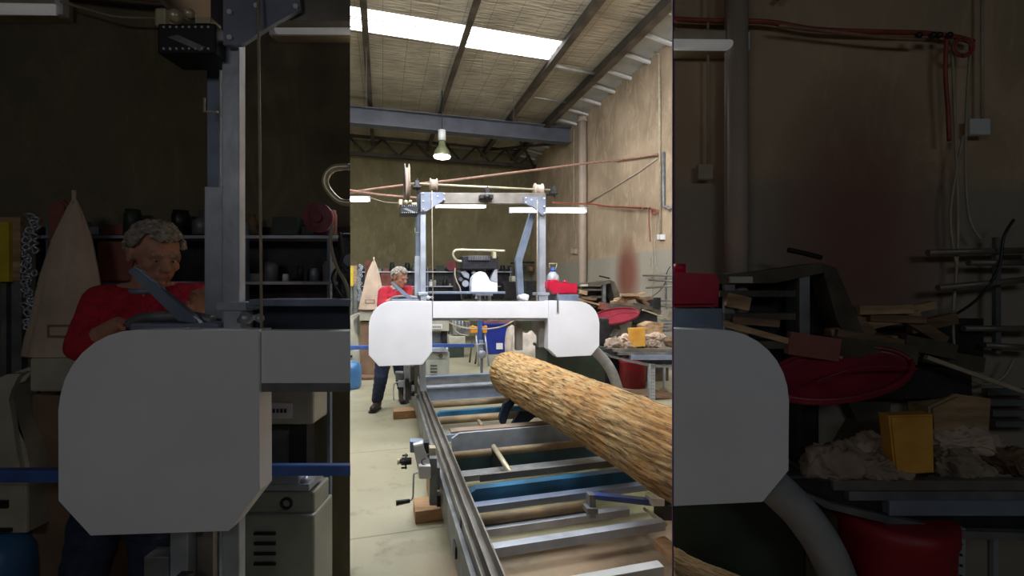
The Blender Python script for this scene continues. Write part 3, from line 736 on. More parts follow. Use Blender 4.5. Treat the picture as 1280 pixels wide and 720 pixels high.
    for s_ in (-1,1):
        e = part(MB().ball(H(s_*.028,-.0775,.007), tuple(q*hs for q in (.012,.010,.006)), 2, R), 'eye', 'eyew', root)
        if e: part(MB().ball(H(s_*.028,-.0845,.006), tuple(q*hs for q in (.0045,.004,.0048)), 2, R), 'iris', 'boot', e)
        part(MB().cap(H(s_*.016,-.093,.031), H(s_*.042,-.085,.032), .0045*hs, .004*hs, 8), 'eyebrow', 'hair', root)
    # jumper
    s = MB(); s.cap(neck-Vector((0,0,.03)), chest, .078*k, .155*k); s.cap(chest, waist, .165*k, .15*k); s.cap(waist, pel, .15*k, .16*k)
    for i in (0,1):
        s.cap(neck-Vector((0,0,.035)), sh[i], .068*k, .078*k); s.cap(sh[i], el[i], .076*k, .062*k)
        e2 = el[i].lerp(wr[i], .35 if i == 0 else .55); s.cap(el[i], e2, .062*k, .05*k)
        s.cap(sh[i], waist, .07*k, .13*k)
    s.remesh(.011, 3)
    for v in s.bm.verts:
        v.co += v.normal * .006*noise.noise(v.co*14) if v.normal.length else Vector()
    part(s, 'jumper', 'sweater', root)
    part(MB().tube([neck + Vector((math.cos(a)*.073, math.sin(a)*.07, .005+.01*math.sin(a)))*k for a in [i*math.pi/10 for i in range(21)]], .013*k, 8, 0), 'collar', 'gusset', root)
    j = MB(); 
    for i in (0,1):
        j.cap(pel+Vector((0,0,-.02)), hip[i], .14*k, .115*k); j.cap(hip[i], knee[i], .108*k, .082*k); j.cap(knee[i], ank[i]+Vector((0,0,-.0)), .08*k, .070*k)
    j.remesh(.011, 3)
    for v in j.bm.verts: v.co += v.normal*.010*noise.noise(Vector((v.co.x*10, v.co.y*10, v.co.z*22)))
    part(j, 'jeans', 'jeans', root)
    for i in (0,1):
        bt = MB(); a = ank[i]; g = Vector((a.x, a.y, 0)); dr = Vector((-.03,-.99,0)) if i == 0 else Vector((.35,-.93,0))
        if tg == 'L': dr = Vector((0,-1,0))
        bt.cap(a+Vector((0,0,.02)), g+Vector((0,0,.055)), .058*k, .052*k); bt.cap(g+Vector((0,0,.05)), g+dr*.16*k+Vector((0,0,.045)), .05*k, .042*k)
        bt.remesh(.009, 2)
        for v in bt.bm.verts: v.co.z = max(v.co.z, .012)
        bo = part(bt, 'boot', 'boot', root)
        if bo:
            sl = MB(); sl.prism([g+Vector((math.cos(q)*.052*k, math.sin(q)*.05*k, .0))+ (dr*.165*k if math.sin(q) < 0 else Vector()) for q in [i_*math.pi/8 for i_ in range(16)]], Vector((0,0,.02)))
            part(sl, 'sole', 'black', bo)

# ------------------------------------------------------------------ left-hand clutter
def left_stuff(tg, D):
    wh = WHERE[tg]
    # dust bag
    V = View(tg, D['bag'])
    t = thing('dust_bag', 'tall pointed calico dust collector bag hanging beside the worker' + wh, 'dust bag', V.w(462, 388))
    def bagf(i, j):
        a = i*2*math.pi; yy = 325 + (386.5-325)*j
        prof = [(0,.9),(.08,3.2),(.25,7.2),(.5,10.8),(.75,13.2),(.9,15.2),(1,16)]
        for (a0,r0),(a1,r1) in zip(prof, prof[1:]):
            if a0 <= j <= a1: r = r0+(r1-r0)*(j-a0)/(a1-a0)
        r *= 1 + .04*math.sin(a*7+j*3) + .03*math.sin(a*11)
        cx = 467.3 - 3.2*j
        return V.w(cx + r*math.cos(a), yy, .0) + V.n*V.m(r)*math.sin(a)*.4
    mb = MB().cloth(bagf, 40, 26); part(mb, 'bag', 'bag', t)
    part(MB().cyl(V.w(467.3,327), V.w(467.3,321.5), V.m(.8)), 'tie', 'bag', t)
    b = part(MB().poly(V, [(456.5,374.5),(468.5,374.5),(468.5,379.6),(456.5,379.6)], -V.m(6.2)/V.t, .01), 'label_patch', 'card', t)
    part(MB().poly(V, [(457.6,375.4),(467.4,375.4),(467.4,378.7),(457.6,378.7)], -V.m(6.2)/V.t-.004, .003), 'label_window', 'bag', t)
    part(MB().tube([V.w(447.5,386.8,.05), V.w(460,388.5,-.01), V.w(474,386.3,.05)], V.m(.7), 8), 'hem_cord', 'card', t)
    part(MB().box(V, 449.5, 387.5, 475, 401, .0 if tg=='C' else -.12, .35, .01), 'hopper', 'mach', t, 'beige hopper below the bag'); done(t)
    V = View(tg, D['shelf']-.08)
    lonely(MB().poly(V, [(456.3,329),(458,326),(461.5,325),(464,327),(463.5,345),(456.5,345)], .0, .07, .01), 'shop_apron', 'pinkred', 'faded red bundle hung behind the pointed dust bag tip' + wh, 'cloth')
    lonely(MB().box(V, 476, 341.5, 490, 357.4, .1, .15, .01), 'storage_box', 'pinkred', 'faded red box on the shelf between bag and worker' + wh, 'box')
    V = View(tg, D['bag'] + (.05 if tg=='C' else .0))
    lonely(MB().box(V, 450, 402, 474.5, 468.5 if tg=='C' else V.fy(460)-2, .05, .4, .01), 'cardboard_carton', 'card', 'tall brown cardboard carton standing under the dust bag' + wh, 'carton')
    if tg == 'C':
        V = View(tg, 7.9); lonely(MB().box(V, 447, 472, 476, V.fy(460), .0, .5), 'wooden_pallet', 'wood2', 'low brown timber base under the tall carton', 'pallet')
    # yellow rack
    V = View(tg, D['bag'] + (.3 if tg=='C' else .03))
    t = thing('tool_rack', 'tool rack with yellow sign and tangled chains left of the dust bag' + wh, 'rack', V.w(444, 400))
    part(MB().box(V, 434, 332, 446, 357, .03, .04), 'board', 'wood', t)
    part(MB().box(V, 434, 334, 441.5, 357.5, .0, .03), 'sign', 'yellow', t, 'yellow sign')
    part(MB().box(V, 442.5, 357, 446.5, min(V.fy(444), 485), .04, .05).box(V, 438.5, 357, 440.5, min(V.fy(444),485), .04, .05), 'upright', 'galv_d', t)
    mb = MB(); rr = random.Random(5)
    for i in range(34):
        q_ = (i*7 % 34)/34; x, y = 447.2 + (1-abs(q_-.35))*rr.uniform(0,6.5), 332+i*1.3
        mb.tube([V.w(x+1.4*math.cos(a), y+1.4*math.sin(a), .0)+V.n*rr.uniform(-.02,.02)*V.t for a in [q*math.pi/4 for q in range(9)]], V.m(.42), 5, 0)
    part(mb, 'chain', 'galv', t); done(t)
    # cream dust collector + gas bottle
    V = View(tg, D['gas'] + (.3 if tg=='C' else .06))
    t = thing('dust_collector', 'rounded cream machine housing at the left edge above the blue cylinder' + wh, 'machine', V.w(440,450))
    part(MB().poly(V, [(424,403),(434,397),(441,394),(447.5,391.5),(449,393),(446,397),(441,399),(439.5,404),(441,412),(446,422),(448,432),(447.5,438),(424,438)], .0, .25, .02), 'housing', 'mach', t)
    part(MB().box(V, 424, 438, 448.5, 457, .0, .25, .01), 'base', 'mach', t)
    part(MB().box(V, 436, 444, 440.5, 447, -.02, .03).box(V, 436, 455, 442, 456.5, -.02, .03), 'knob', 'black', t); done(t)
    V = View(tg, D['gas'])
    fy = V.fy(440); 
    t = thing('gas_cylinder', 'round blue cylinder with yellow patch on the floor at left edge' + wh, 'cylinder', V.w(439,fy))
    hh = V.m(fy-455); r = V.m(12.5)
    part(MB().lathe(V.w(438,fy,.2)+Vector((0,0,.01)), [(r*.75,0),(r*.98,hh*.18),(r,hh*.4),(r,hh*.7),(r*.93,hh*.88),(r*.6,hh*.98),(r*.2,hh)]), 'tank', 'gasblue', t)
    part(MB().cyl(V.w(438,456,.2), V.w(438,451,.2), V.m(3)), 'valve', 'galv_d', t); done(t)
    # blue feed bar
    V = View(tg, D['bar'])
    t = thing('log_deck_arm', 'long blue steel bar with upright and chrome crank wheel behind the guard' + wh, 'blue steel arm', V.w(601, 470))
    part(MB().box(V, 424, 432, 524, 437, .0, .06, .004).box(V, 524, 430, 593, 434.3, .0, .05, .004), 'bar', 'blue', t)
    part(MB().box(V, 597.8, 398, 602.5, 431, .05, .06, .004), 'upright', 'blue', t)
    part(MB().lathe(V.w(602.3,443,.05), [(V.m(5.2),0),(V.m(5.2),.02),(V.m(3.6),.03),(V.m(1.5),.04)], 22, -V.n), 'crank_wheel', 'galv', t)
    part(MB().box(V, 599, 425, 604, 440, .04, .04, .004).cyl(V.w(593,431,.02), V.w(606,430,.02), V.m(1)), 'hinge', 'galv', t)
    if tg == 'C': part(MB().cyl(V.w(602,446,.08), V.w(602,V.fy(602,.08),.08), .02), 'foot', 'galv_d', t)
    done(t)
    # shelf with bits along the back
    V = View(tg, D['shelf'])
    t = thing('back_shelf', 'long dark shelving full of small tools along the back wall' + wh, 'shelf', V.w(560, 372))
    for y in (339.2, 357.4):
        part(MB().box(V, 452, y, 640 if tg=='C' else 575, y+1.2, .0, .3), 'shelf_board', 'galv', t)
    part(MB().box(V, 452, 336, 640, 392, .29, .03), 'back_panel', 'dark', t)
    part(MB().box(V, 452, 374, 640, 377, .0, .28), 'bench_top', 'wood3', t)
    for x in (456, 498, 534, 567, 606, 638):
        part(MB().box(V, x, 334, x+1.2, min(V.fy(x), 470) if tg == 'C' else 470, .02, .05), 'upright', 'bluegal', t)
    done(t)
    rr = random.Random(11)
    kinds = ['tin','jar','box','bottle','tool_case']
    cols = ['black','galv_d','red','galv','mach','navy','wood2','white','dark','darkg','black','dark']
    cn = {'black':'black','galv_d':'grey','red':'red','galv':'silver','mach':'beige','navy':'navy','wood2':'brown','white':'white','dark':'dark','darkg':'dark green'}
    ordn = 0
    for lv, (yb, nm) in enumerate(((339,'on the top shelf'),(357.3,'on the lower shelf'),(374,'on the bench under the shelves'))):
        x = 459 if lv == 0 else 526
        lim = 662 if tg == 'C' else 576
        while x < lim:
            wd = rr.uniform(2.5, 6.5) if lv else rr.uniform(4,10); hgt = rr.uniform(3, 11) if lv else rr.uniform(5, 13)
            cc = rr.choice(cols) if lv else rr.choice(['black','dark','wood2','pinkred','black','darkg','galv_d'])
            kd = rr.choice(kinds); mb = MB()
            c0 = V.w(x+wd/2, yb, .15)
            if kd in ('jar','tin'): mb.lathe(c0, [(V.m(wd*.42),0),(V.m(wd*.42),V.m(hgt*.7)),(V.m(wd*.36),V.m(hgt*.75)),(V.m(wd*.36),V.m(hgt*.85))], 14)
            elif kd == 'bottle': mb.lathe(c0, [(V.m(wd*.4),0),(V.m(wd*.4),V.m(hgt*.55)),(V.m(wd*.15),V.m(hgt*.75)),(V.m(wd*.15),V.m(hgt))], 14)
            elif kd == 'box': mb.box(V, x, yb-hgt*.6, x+wd, yb, .08, .15, .003)
            else: mb.box(V, x, yb-hgt*.5, x+wd, yb, .08, .2, .004).tube([V.w(x+wd*.3,yb-hgt*.5,.15),V.w(x+wd*.35,yb-hgt*.7,.15),V.w(x+wd*.65,yb-hgt*.7,.15),V.w(x+wd*.7,yb-hgt*.5,.15)], V.m(.4), 6, 0)
            lonely(mb, kd, cc, 'small %s %s standing %s%s' % (cn.get(cc,'red brown'), kd.replace('_',' '), nm, wh or ' along the back wall'), kd.replace('_',' '), 'small %s %ss %s%s' % (cn.get(cc,'red brown'), kd.replace('_',' '), nm, wh))
            x += wd + rr.uniform(0, 4)
    V = View(tg, D['shelf'] - (.1 if tg == 'C' else .03))
    lonely(MB().cyl(V.w(564,332.5,.0), V.w(564,332.5,.0)-V.n*V.m(2), V.m(5.8), seg=30).cyl(V.w(564,332.5,.0)-V.n*V.m(2), V.w(564,332.5,.0)-V.n*V.m(3), V.m(2), seg=16), 'hose_reel', 'dred', 'dark red round reel on top of the shelving' + wh, 'reel')
    # drill press / lathe cabinet
    V = View(tg, D['mach'])
    t = thing('metal_lathe', 'beige metalworking machine on a grey green cabinet right of the guard' + wh, 'machine', V.w(547, V.fy(547)))
    part(MB().box(V, 524, 395.5, 561.5, 414, .1, .3, .012), 'head', 'mach', t)
    part(MB().box(V, 536, 405.5, 553, 411.5, .08, .02), 'name_plate', 'whitep', t)
    part(MB().box(V, 534, 397.5, 560, 399, .08, .02), 'trim_strip', 'dark', t)
    for i in range(8): part(MB().box(V, 539.5+i*1.5, 407.8, 540.3+i*1.5, 409.3, .07, .01), 'letter', 'dark', t)
    part(MB().box(V, 552, 414, 559, 437, .2, .15), 'column', 'dark', t)
    part(MB().box(V, 530, 434, 556, 437.5, .0, .25, .006).box(V, 530, 437.5, 560, 440, .0, .3).ball(V.w(558.5,436,.05), V.m(2), 2), 'table', 'galv', t)
    part(MB().box(V, 528, 416, 552, 430, .3, .1, .01), 'motor', 'galv_d', t)
    part(MB().box(V, 530, 440.5, 562, 449, .08, .3, .008), 'tray', 'cab', t)
    cbn = part(MB().box(V, 531, 449.5, 562, V.fy(547), .05, .38, .01), 'cabinet', 'cab', t)
    part(MB().tube([V.w(551+2*math.cos(a), 445+2*math.sin(a), .03) for a in [i*math.pi/5 for i in range(11)]], V.m(.6), 6, 0), 'latch', 'dark', t)
    if cbn:
        mb = MB()
        for i in range(4): mb.box(V, 538, 456.5+i*4, 546.5, 457.6+i*4, .035, .02)
        part(mb, 'vent_louvre', 'dark', cbn)
    done(t)

def mid_stuff():
    # things seen under the guard beam
    V = View('C', 8.6)
    t = thing('sawhorse', 'folding sawhorse with orange clamps standing in front of the blue tub', 'sawhorse', V.w(600, V.fy(600)))
    part(MB().box(V, 586.5, 409, 608, 412.5, .1, .1, .005), 'top_rail', 'galv_d', t)
    for x in (588, 604): part(MB().box(V, x, 408.5, x+ (9 if x<600 else 5), 416.5, .05, .16, .012).ball(V.w(x+3,409,.05), V.m(2.4), 2), 'clamp', 'orange', t)
    for a, b_, m_ in (((594.5,414),(598.5,458.5),'galv'),((606,416),(611,458.5),'galv'),((591,420),(587,453),'wood3'),((596,440),(594,455),'wood3')):
        part(MB().tube([V.w(*a,.1), V.w(b_[0], min(b_[1], V.fy(b_[0],.1)-.2), .1)], V.m(1.1), 8, 0), 'leg', m_, t)
    V = View('C', 10.2)
    t = thing('storage_tub', 'deep blue plastic tub with small white sticker on the floor', 'tub', V.w(618, V.fy(618)))
    part(MB().poly(V, [(604.5,406),(633.5,406),(631,V.fy(631)-.3),(609,V.fy(609)-.3)], .0, .5, .01), 'body', 'tub', t)
    part(MB().box(V, 603.5, 404.5, 634.5, 407, -.03, .56, .008), 'rim', 'tub', t)
    part(MB().box(V, 620.5, 429, 628.5, 436.5, -.02, .02), 'sticker', 'whitep', t, 'white sticker')
    V = View('C', 8.0)
    def sack(x, y, rx, ry, lb, off=.3, seed=1, m_='sack'):
        mb = MB().ball(V.w(x, y, off), (V.m(rx), V.m(rx)*.8, V.m(ry)), 4)
        for v in mb.bm.verts:
            v.co += Vector((noise.noise(v.co*3+Vector((seed,0,0))), noise.noise(v.co*3+Vector((0,seed,0))), noise.noise(v.co*4+Vector((0,0,seed)))))*V.m(rx)*.35
            v.co += Vector((0,0,1))*.02*math.sin(v.co.x*40)
            v.co.z = max(v.co.z, .0)
        lonely(mb, 'woven_sack', m_, lb, 'sack')
    sack(640, 432, 9, 27, 'slumped pale woven sack beside the blue tub', .5, 2)
    sack(657, 440, 20, 26, 'wide pale woven sack heaped behind the log end', .3, 3)
    t = thing('offcut_panel', 'loose red brown offcut lying over the tub rim', 'offcut', View('C',10.6).w(625,404))
    Vh = View('C', 10.3); part(MB().poly(Vh, [(606,404.5),(612,398),(624,397),(636,400),(640,405)], .05, .25, .02), 'panel', 'pinkred', t)
    V = View('C', 8.4)
    mb = MB().tube([V.w(x,y,.1) for x,y in ((556,398),(565,405),(580,409.5),(597,411),(612,411),(628,408),(640,402),(648,398))], V.m(.9), 8)
    lonely(mb, 'garden_hose', 'cord', 'pale thin hose draped across behind the sawhorse', 'hose')
    mb = MB().tube([V.w(x,y,.2) for x,y in ((566,400),(567,410),(574,417),(585,419.5))], V.m(.8), 8)
    lonely(mb, 'garden_hose', 'cord', 'short curl of pale hose left of the sawhorse', 'hose')
    # assorted machinery between the mill and back wall
    V = View('C', 9.6)
    t = thing('drill_press', 'grey green bench machine between the lathe and the sawhorse', 'machine', V.w(575, V.fy(575)))
    part(MB().box(V, 566, 399, 588, 420, .3, .3, .02), 'head', 'galv_d', t)
    part(MB().box(V, 561, 420, 582, 433, .3, .4, .02), 'base', 'mach', t)
    mb = MB()
    for x in (569, 574, 578, 583): mb.cyl(V.w(x,397,.2), V.w(x+.5,412,.2), V.m(1.0))
    part(mb, 'lever', 'galv', t); part(MB().box(V, 581, 397, 586, 402, .1, .1), 'guard', 'yellow', t, 'yellow guard')
    part(MB().box(V, 562, 433, 580, V.fy(575), .35, .3), 'plinth', 'darkg', t)
    V = View('C', 12.5)
    t = thing('work_bench', 'long green bench far behind the sawhorse', 'bench', V.w(620, V.fy(620)))
    part(MB().box(V, 556, 398, 690, 400.5, .0, .8), 'bench_top', 'wood3', t)
    for x in (560, 600, 640, 684): part(MB().box(V, x, 400, x+2, V.fy(x,.1), .1, .08), 'leg', 'darkg', t)
    V = View('C', 12.4)
    for i,(x0,y0,x1,y1,m_,nm,lb) in enumerate((
        (630,352,650,374,'black','amplifier','black boxy machine behind the bent strut'),
        (656,351,672,372,'dark','toolbox','dark toolbox with pale frame between strut and post'),
        (634,376,645,398,'darkg','crate','dark green crate on the bench behind the guard beam'),
        (640,345,652,352,'mach','tin_box','small beige box on top of the black machine'))):
        mb = MB().box(V, x0, y0, x1, y1, .2, .35, .02).box(V, x0+2, y0+2, x1-2, y0+4, .18, .03)
        lonely(mb, nm, m_, lb, nm.replace('_',' '))
    V = View('C', 4.95)
    t = thing('paper_rag', 'crumpled white rag lying on the guard beam by the strut', 'rag', V.w(655,377))
    mb = MB().ball(V.w(654,372,.05), (V.m(7), .06, V.m(4.6)), 3)
    for v in mb.bm.verts: v.co += Vector((noise.noise(v.co*18), 0, noise.noise(v.co*18+Vector((3,3,3)))))*.05; v.co.z = max(v.co.z, V.w(654,376.8).z)
    part(mb, 'cloth', 'whitep', t)
    V = View('C', 15.2)
    mb = MB().tube([V.w(x,y,.2) for x,y in ((638,329),(660,328),(680,329),(697,332),(704,325),(708,322))], .03, 6)
    lonely(mb, 'power_cable', 'black', 'black cable running along the back wall behind the right post', 'cable')

# ------------------------------------------------------------------ right-hand clutter
def plank(V, a, b_, w, th, off, m_, lb, grp=None, dn=.0):
    p, q = V.w(*a, off), V.w(*b_, off+dn)
    d = (q-p).normalized(); up = Vector((0,0,1)); up = (up-d*up.dot(d)).normalized(); s = d.cross(up)
    w_, t_ = V.m(w), V.m(th)*1.5
    if V.tag == 'R': w_ *= .5
    c = [p-s*w_/2, q-s*w_/2, q+s*w_/2, p+s*w_/2]
    lonely(MB().hexa([x for x in c]+[x+up*t_ for x in c], V.m(.25)), 'timber_plank', m_, lb, 'plank', grp)
def right_stuff(tg, D):
    wh = WHERE[tg]
    V = View(tg, D['rack'])
    if tg == 'R': V.t = .35
    t = thing('timber_rack', 'old dark rack of weathered timbers left of the plank pile' + wh, 'rack', V.w(745,392))
    part(MB().poly(V, [(720,355),(744,352.5),(762,350),(763,354),(744,358),(720,358.5)], .0, .3), 'top_board', 'wood3', t)
    part(MB().box(V, 726, 355.5, 735, 358, -.04, .04), 'batten', 'mach', t)
    for x0, y0, x1, y1 in ((722,361,752,363.5),(724,370,752,372.5),(735,381,764,384)): part(MB().box(V, x0, y0, x1, y1, .0, .3), 'shelf_board', 'wood3', t)
    for x in (753.5, 724): part(MB().box(V, x, 354, x+4, min(V.fy(x)-.5, 400) if tg=='C' else 400, .02, .06), 'post', 'galv_d', t)
    part(MB().poly(V, [(762,350),(768,352),(782,385),(777,392),(768,372)], .05, .25), 'leaning_board', 'wood3', t)
    part(MB().tube([V.w(x,y,-.02) for x,y in ((749,345),(754,346),(762,348))], V.m(1.0), 8), 'hook', 'black', t)
    part(MB().box(V, 720, 358, 768, 398, .34, .03), 'back_board', 'dark', t)
    done(t)
    for i,(a,b_,w,th,m_,lb) in enumerate((
        ((724,367),(733,369),5,3.5,'wood','short orange offcut inside the dark timber rack'),
        ((727,374),(745,375.5),5,2,'wood2','brown plank on the second level of the dark rack'),
        ((748,386),(768,389),6,6,'pinkred','reddish brown block at the foot of the dark rack'),
        ((719,374),(770,388),2.5,1.6,'wood','long pale batten sloping down across the dark rack'))):
        plank(V, a, b_, w, th, -.02, m_, lb + wh)
    # pile
    V = View(tg, D['pile'])
    if tg == 'R': V.t = .25
    lst = [((763,386),(797,390),14,5,'wood3','bottom dark board of the plank pile'),
           ((766,381),(792,385),12,3.4,'wood2','low brown plank in the pile above the red tray'),
           ((765,379.5),(800,372),9,2.2,'wood','tan plank slanting up to the right in the pile'),
           ((769,376),(806,368),9,2.0,'wood','upper tan plank slanting across the pile'),
           ((776,370.5),(797,370),8,2.4,'wood','pale plank lying flat on top of the pile'),
           ((780,373),(802,374),8,2,'wood2','brown board just under the top plank of the pile'),
           ((790,371),(809,383),7,3,'wood2','brown board sloping down at the right of the pile'),
           ((797,378),(815,374),7,3,'wood2','dark brown stub sticking out right of the pile'),
           ((793,384),(813,388),9,4,'wood3','thick dark beam low at the right of the pile'),
           ((770,390),(783,377),6,7,'wood2','chunky brown offcut standing in the middle of the pile'),
           ((800,389),(824,393),9,4,'wood3','grey board end at the far right of the pile'),
           ((788,386),(801,387),8,5,'wood','cream block end beside the red tray')]
    for i,(a,b_,w,th,m_,lb) in enumerate(lst): plank(V, a, b_, w, th, (i%4)*.05, m_, lb + wh)
    lonely(MB().box(V, 758, 391, 822, 404, .1, .3, .01).box(V, 800, 372, 826, 392, .32, .05), 'crate', 'dark', 'dark crate carrying the plank pile' + wh, 'crate')
    # red tray
    V = View(tg, D['tray'])
    ax = 777.0; rx, ry = 29.5, 10.5
    def dish(i, j):
        a = i*2*math.pi; r = min(j*1.35, 1.0); lip = max(0, j*1.35-1.0)/.35
        x = math.cos(a)*rx*r; y = math.sin(a)*ry*r*.80; 
        yy = 396.8 - x*.17 + y - (.0 if r < 1 else lip*1.2) + (1-r*r)*(2.4)
        return V.w(ax+x*(1+lip*.02), yy, .0) - V.n*V.m(math.sin(a)*ry*r)*.8 + V.n*.18*V.t
    mb = MB().cloth(dish, 44, 14)
    bmesh.ops.remove_doubles(mb.bm, verts=mb.bm.verts, dist=1e-5); bmesh.ops.solidify(mb.bm, geom=mb.bm.faces[:], thickness=V.m(.8))
    t = thing('wheelbarrow_tray', 'shallow dark red oval tray lying tilted over the rag heap' + wh, 'tray', V.w(777,406))
    part(mb, 'tray', 'dred', t)
    part(MB().tube([dish(i/44, 1)+Vector((0,0,V.m(.2))) for i in range(45)], V.m(1.0), 8, 0), 'rim', 'dred', t)
    part(MB().tube([V.w(x,y,.05) for x,y in ((760,397),(774,392),(790,391),(800,392))], V.m(.5), 6), 'rib', 'dred', t); done(t)
    plank(V, (803,388), (842,402), 4, 1.2, .25, 'cord', 'long cream batten end poking out right of the red tray' + wh)
    # table with rags
    V = View(tg, D['table'])
    t = thing('steel_table', 'cluttered steel table with perforated leg at the right' + wh, 'table', V.w(800, V.fy(800)))
    part(MB().poly(V, [(749,437),(762,436),(850,440),(850,456),(815,455),(790,449),(764,443.5)], .05, .04), 'table_top', 'dark', t)
    part(MB().poly(V, [(750,438.5),(766,445),(790,450.5),(818,456),(850,457),(850,460),(816,459),(788,453),(764,447)], .0, .05), 'edge', 'galv_d', t)
    f = V.fy(815)
    lg = part(MB().box(V, 812, 455, 819, f, .02, .05).box(V, 812, 455, 813.5, f, -.01, .04), 'leg', 'galv', t)
    if lg:
        mb = MB(); y = 461
        while y < min(f, 505):
            for x in (814.4, 817): mb.cyl(V.w(x,y,.018), V.w(x,y,.018)-V.n*.004, V.m(.55), seg=8)
            y += 4.2
        part(mb, 'slot', 'black', lg)
    part(MB().box(V, 830, 455, 832, V.fy(831,.4), .5, .03), 'leg', 'galv', t)
    part(MB().box(V, 750, 447, 754, V.fy(752,.4), .5, .05), 'leg', 'dark', t)
    part(MB().box(V, 752, V.fy(800)-8, 850, V.fy(800)-5, .06, .4), 'lower_shelf', 'wood2', t)
    done(t)
    for i,(x0,y0,x1,y1,m_,lb) in enumerate(((767,436,850,440,'chan','long grey metal length on the table, behind the others'),
                                           (773,440.5,850,444,'galv_d','dark grey metal length in the middle of the table'),
                                           (789,444,850,450,'lblue','blue grey metal length nearest the table edge'))):
        lonely(MB().box(V, x0, y0, x1, y1, .02-.015*i, .06, .003*V.t), 'metal_length', m_, lb + wh, 'metal bar')
    def rag(x, y, rx, ry, seed, lb, m_='rag', off=.2):
        mb = MB().ball(V.w(x, y, off), (V.m(rx), V.m(ry)*1.4, V.m(ry)*1.12), 5)
        c0 = V.w(x, y, off)
        for v in mb.bm.verts:
            p = (v.co-c0)/V.m(1)
            v.co += Vector((noise.noise(p*.15+Vector((seed,0,0))), noise.noise(p*.15+Vector((0,seed,0))), noise.noise(p*.22+Vector((0,0,seed)))))*V.m(ry)*.45
            v.co += Vector((0,-.6,.5))*V.m(.7)*math.sin(p.x*.25+p.z*.9+seed)
            q_ = v.co-c0
            v.co -= q_.normalized()*abs(noise.noise(Vector((p.x*.22+seed, p.y*.3, p.z*.75+p.x*.2))))*V.m(3.2)
            v.co.z = max(v.co.z, V.w(x,438,off).z)
        lonely(mb, 'cloth_rag', m_, lb + wh, 'rag')
    rag(768, 430, 15, 8, 1, 'crumpled pinkish rag at the left end of the table')
    rag(785, 432, 12, 5, 2, 'flat tan rag in front of the yellow block', 'rag', .12)
    rag(783, 424, 9, 7, 9, 'brown rag bunched left of the yellow block', 'bag', .3)
    rag(818, 421, 17, 6, 3, 'long folded cream rag right of the yellow block', 'bag', .3)
    rag(816, 431, 12, 7, 4, 'pale crumpled rag right of the yellow block foot')
    rag(838, 428, 10, 6, 5, 'small brown rag at the right end of the table', 'wood2')
    lonely(MB().box(V, 752, 398, 762, 430, .4, .2, .02), 'spray_can', 'dark', 'dark upright container under the left of the red tray' + wh, 'container')
    lonely(MB().poly(V, [(772,404),(790,402),(788,420),(770,422),(776,412)], .45, .2), 'paper_bag', 'wood3', 'dark crumpled bag in the shade of the red tray' + wh, 'bag')
    lonely(MB().poly(V, [(789,410.5),(806.5,410),(807,433),(791.5,434)], .05, .10, .006), 'foam_block', 'foam', 'upright yellow foam block standing among the rags' + wh, 'foam block')
    lonely(MB().poly(V, [(805,407),(816,402),(830,404),(829,418),(806,421)], .3, .2, .01), 'cardboard_box', 'wood', 'small open cardboard box behind the yellow block' + wh, 'box')
    for i in range(4):
        y = 400 + i*4.2
        lonely(MB().box(V, 828+i, y, 852, y+2.4, .35, .05, .002), 'metal_length', 'galv_d', 'grey metal length in the stack behind the rags' + wh, 'metal bar', 'grey metal lengths stacked behind the rags' + wh)
    # red bin
    V = View(tg, D['bin'])
    fy = V.fy(790); top = V.w(791,449,.3 if tg=='C' else .1); r = V.m(19)
    base = Vector((top.x, top.y, .0)); hh = top.z
    if tg == 'C': yb = 487; base = V.w(791, yb, .3); hh = top.z - base.z
    t = thing('red_bin', 'round dark red bin standing under the table' + wh, 'bin', base)
    part(MB().lathe(base, [(r*.9,0),(r,hh*.9),(r*1.04,hh*.92),(r*1.04,hh),(r*.9,hh)], 36), 'body', 'bin', t); done(t)
    if tg == 'C':
        V = View('C', 5.75)
        for a,b_,lb in (((813,488),(830,498),'short split log chunk on the floor behind the table leg'),((826,487),(838,497),'second dark log chunk at the foot of the table')):
            mb = MB().cyl(V.w(*a,.1), V.w(*b_,-.05), V.m(4.6), V.m(5.2), 12); lonely(mb, 'log_chunk', 'wood2', lb, 'log chunk')
        V = View('C', 4.9)
        lonely(MB().tube([V.w(803,496), V.w(815,503), V.w(836,514)], V.m(2.4), 10), 'timber_pole', 'wood', 'pale peeled pole lying behind the big log', 'pole')
    if tg == 'C':
        V = View('C', 6.55)  # dark boxes put in to darken the gap under the table
        lonely(MB().box(V, 749, 446, 800, V.fy(775)-.3, .0, .35, .01), 'crate', 'dark', 'black box added as the shade under the table behind the red bin', 'crate')
        lonely(MB().box(V, 801, 452, 836, V.fy(818)-.3, .0, .30, .01), 'crate', 'wood3', 'dark box added as shade under the table right of the red bin', 'crate')
        V = View('C', 6.35)  # one more dark box, standing in for shade behind the rags
        lonely(MB().box(V, 745, 404, 806, 440, .1, .2, .01), 'crate', 'dark', 'dark box added as shade behind the rags under the plank pile', 'crate')
    # wall bars
    if tg == 'C':
        Vw = W; bars = ((804,344.5,344.5,-.10),(812,350,352,-.22),(808,359.8,357,-.3),(818,376,376,-.12),(826,382.5,384,-.2))
    else:
        Vw = View(tg, 1.83); bars = ((804,346,345,-.02),(820,350,350,-.04),(808,360,356,-.06),(818,376,376,-.02),(826,382.5,384,-.04))
    t = thing('bar_rack', 'wall rack of pale steel bars above the table' + wh, 'rack', Vw.w(822,384,-.1))
    for x, y0, y1, o_ in bars:
        part(MB().tube([Vw.w(x,y0,o_), Vw.w(850,y1,o_)], Vw.m(1.25,830), 10, 0), 'bar', 'chan', t)
    part(MB().box(Vw, 831, 340, 833, 386, -.01, .03), 'rack_upright', 'galv_d', t); done(t)
    Vw2 = Vw
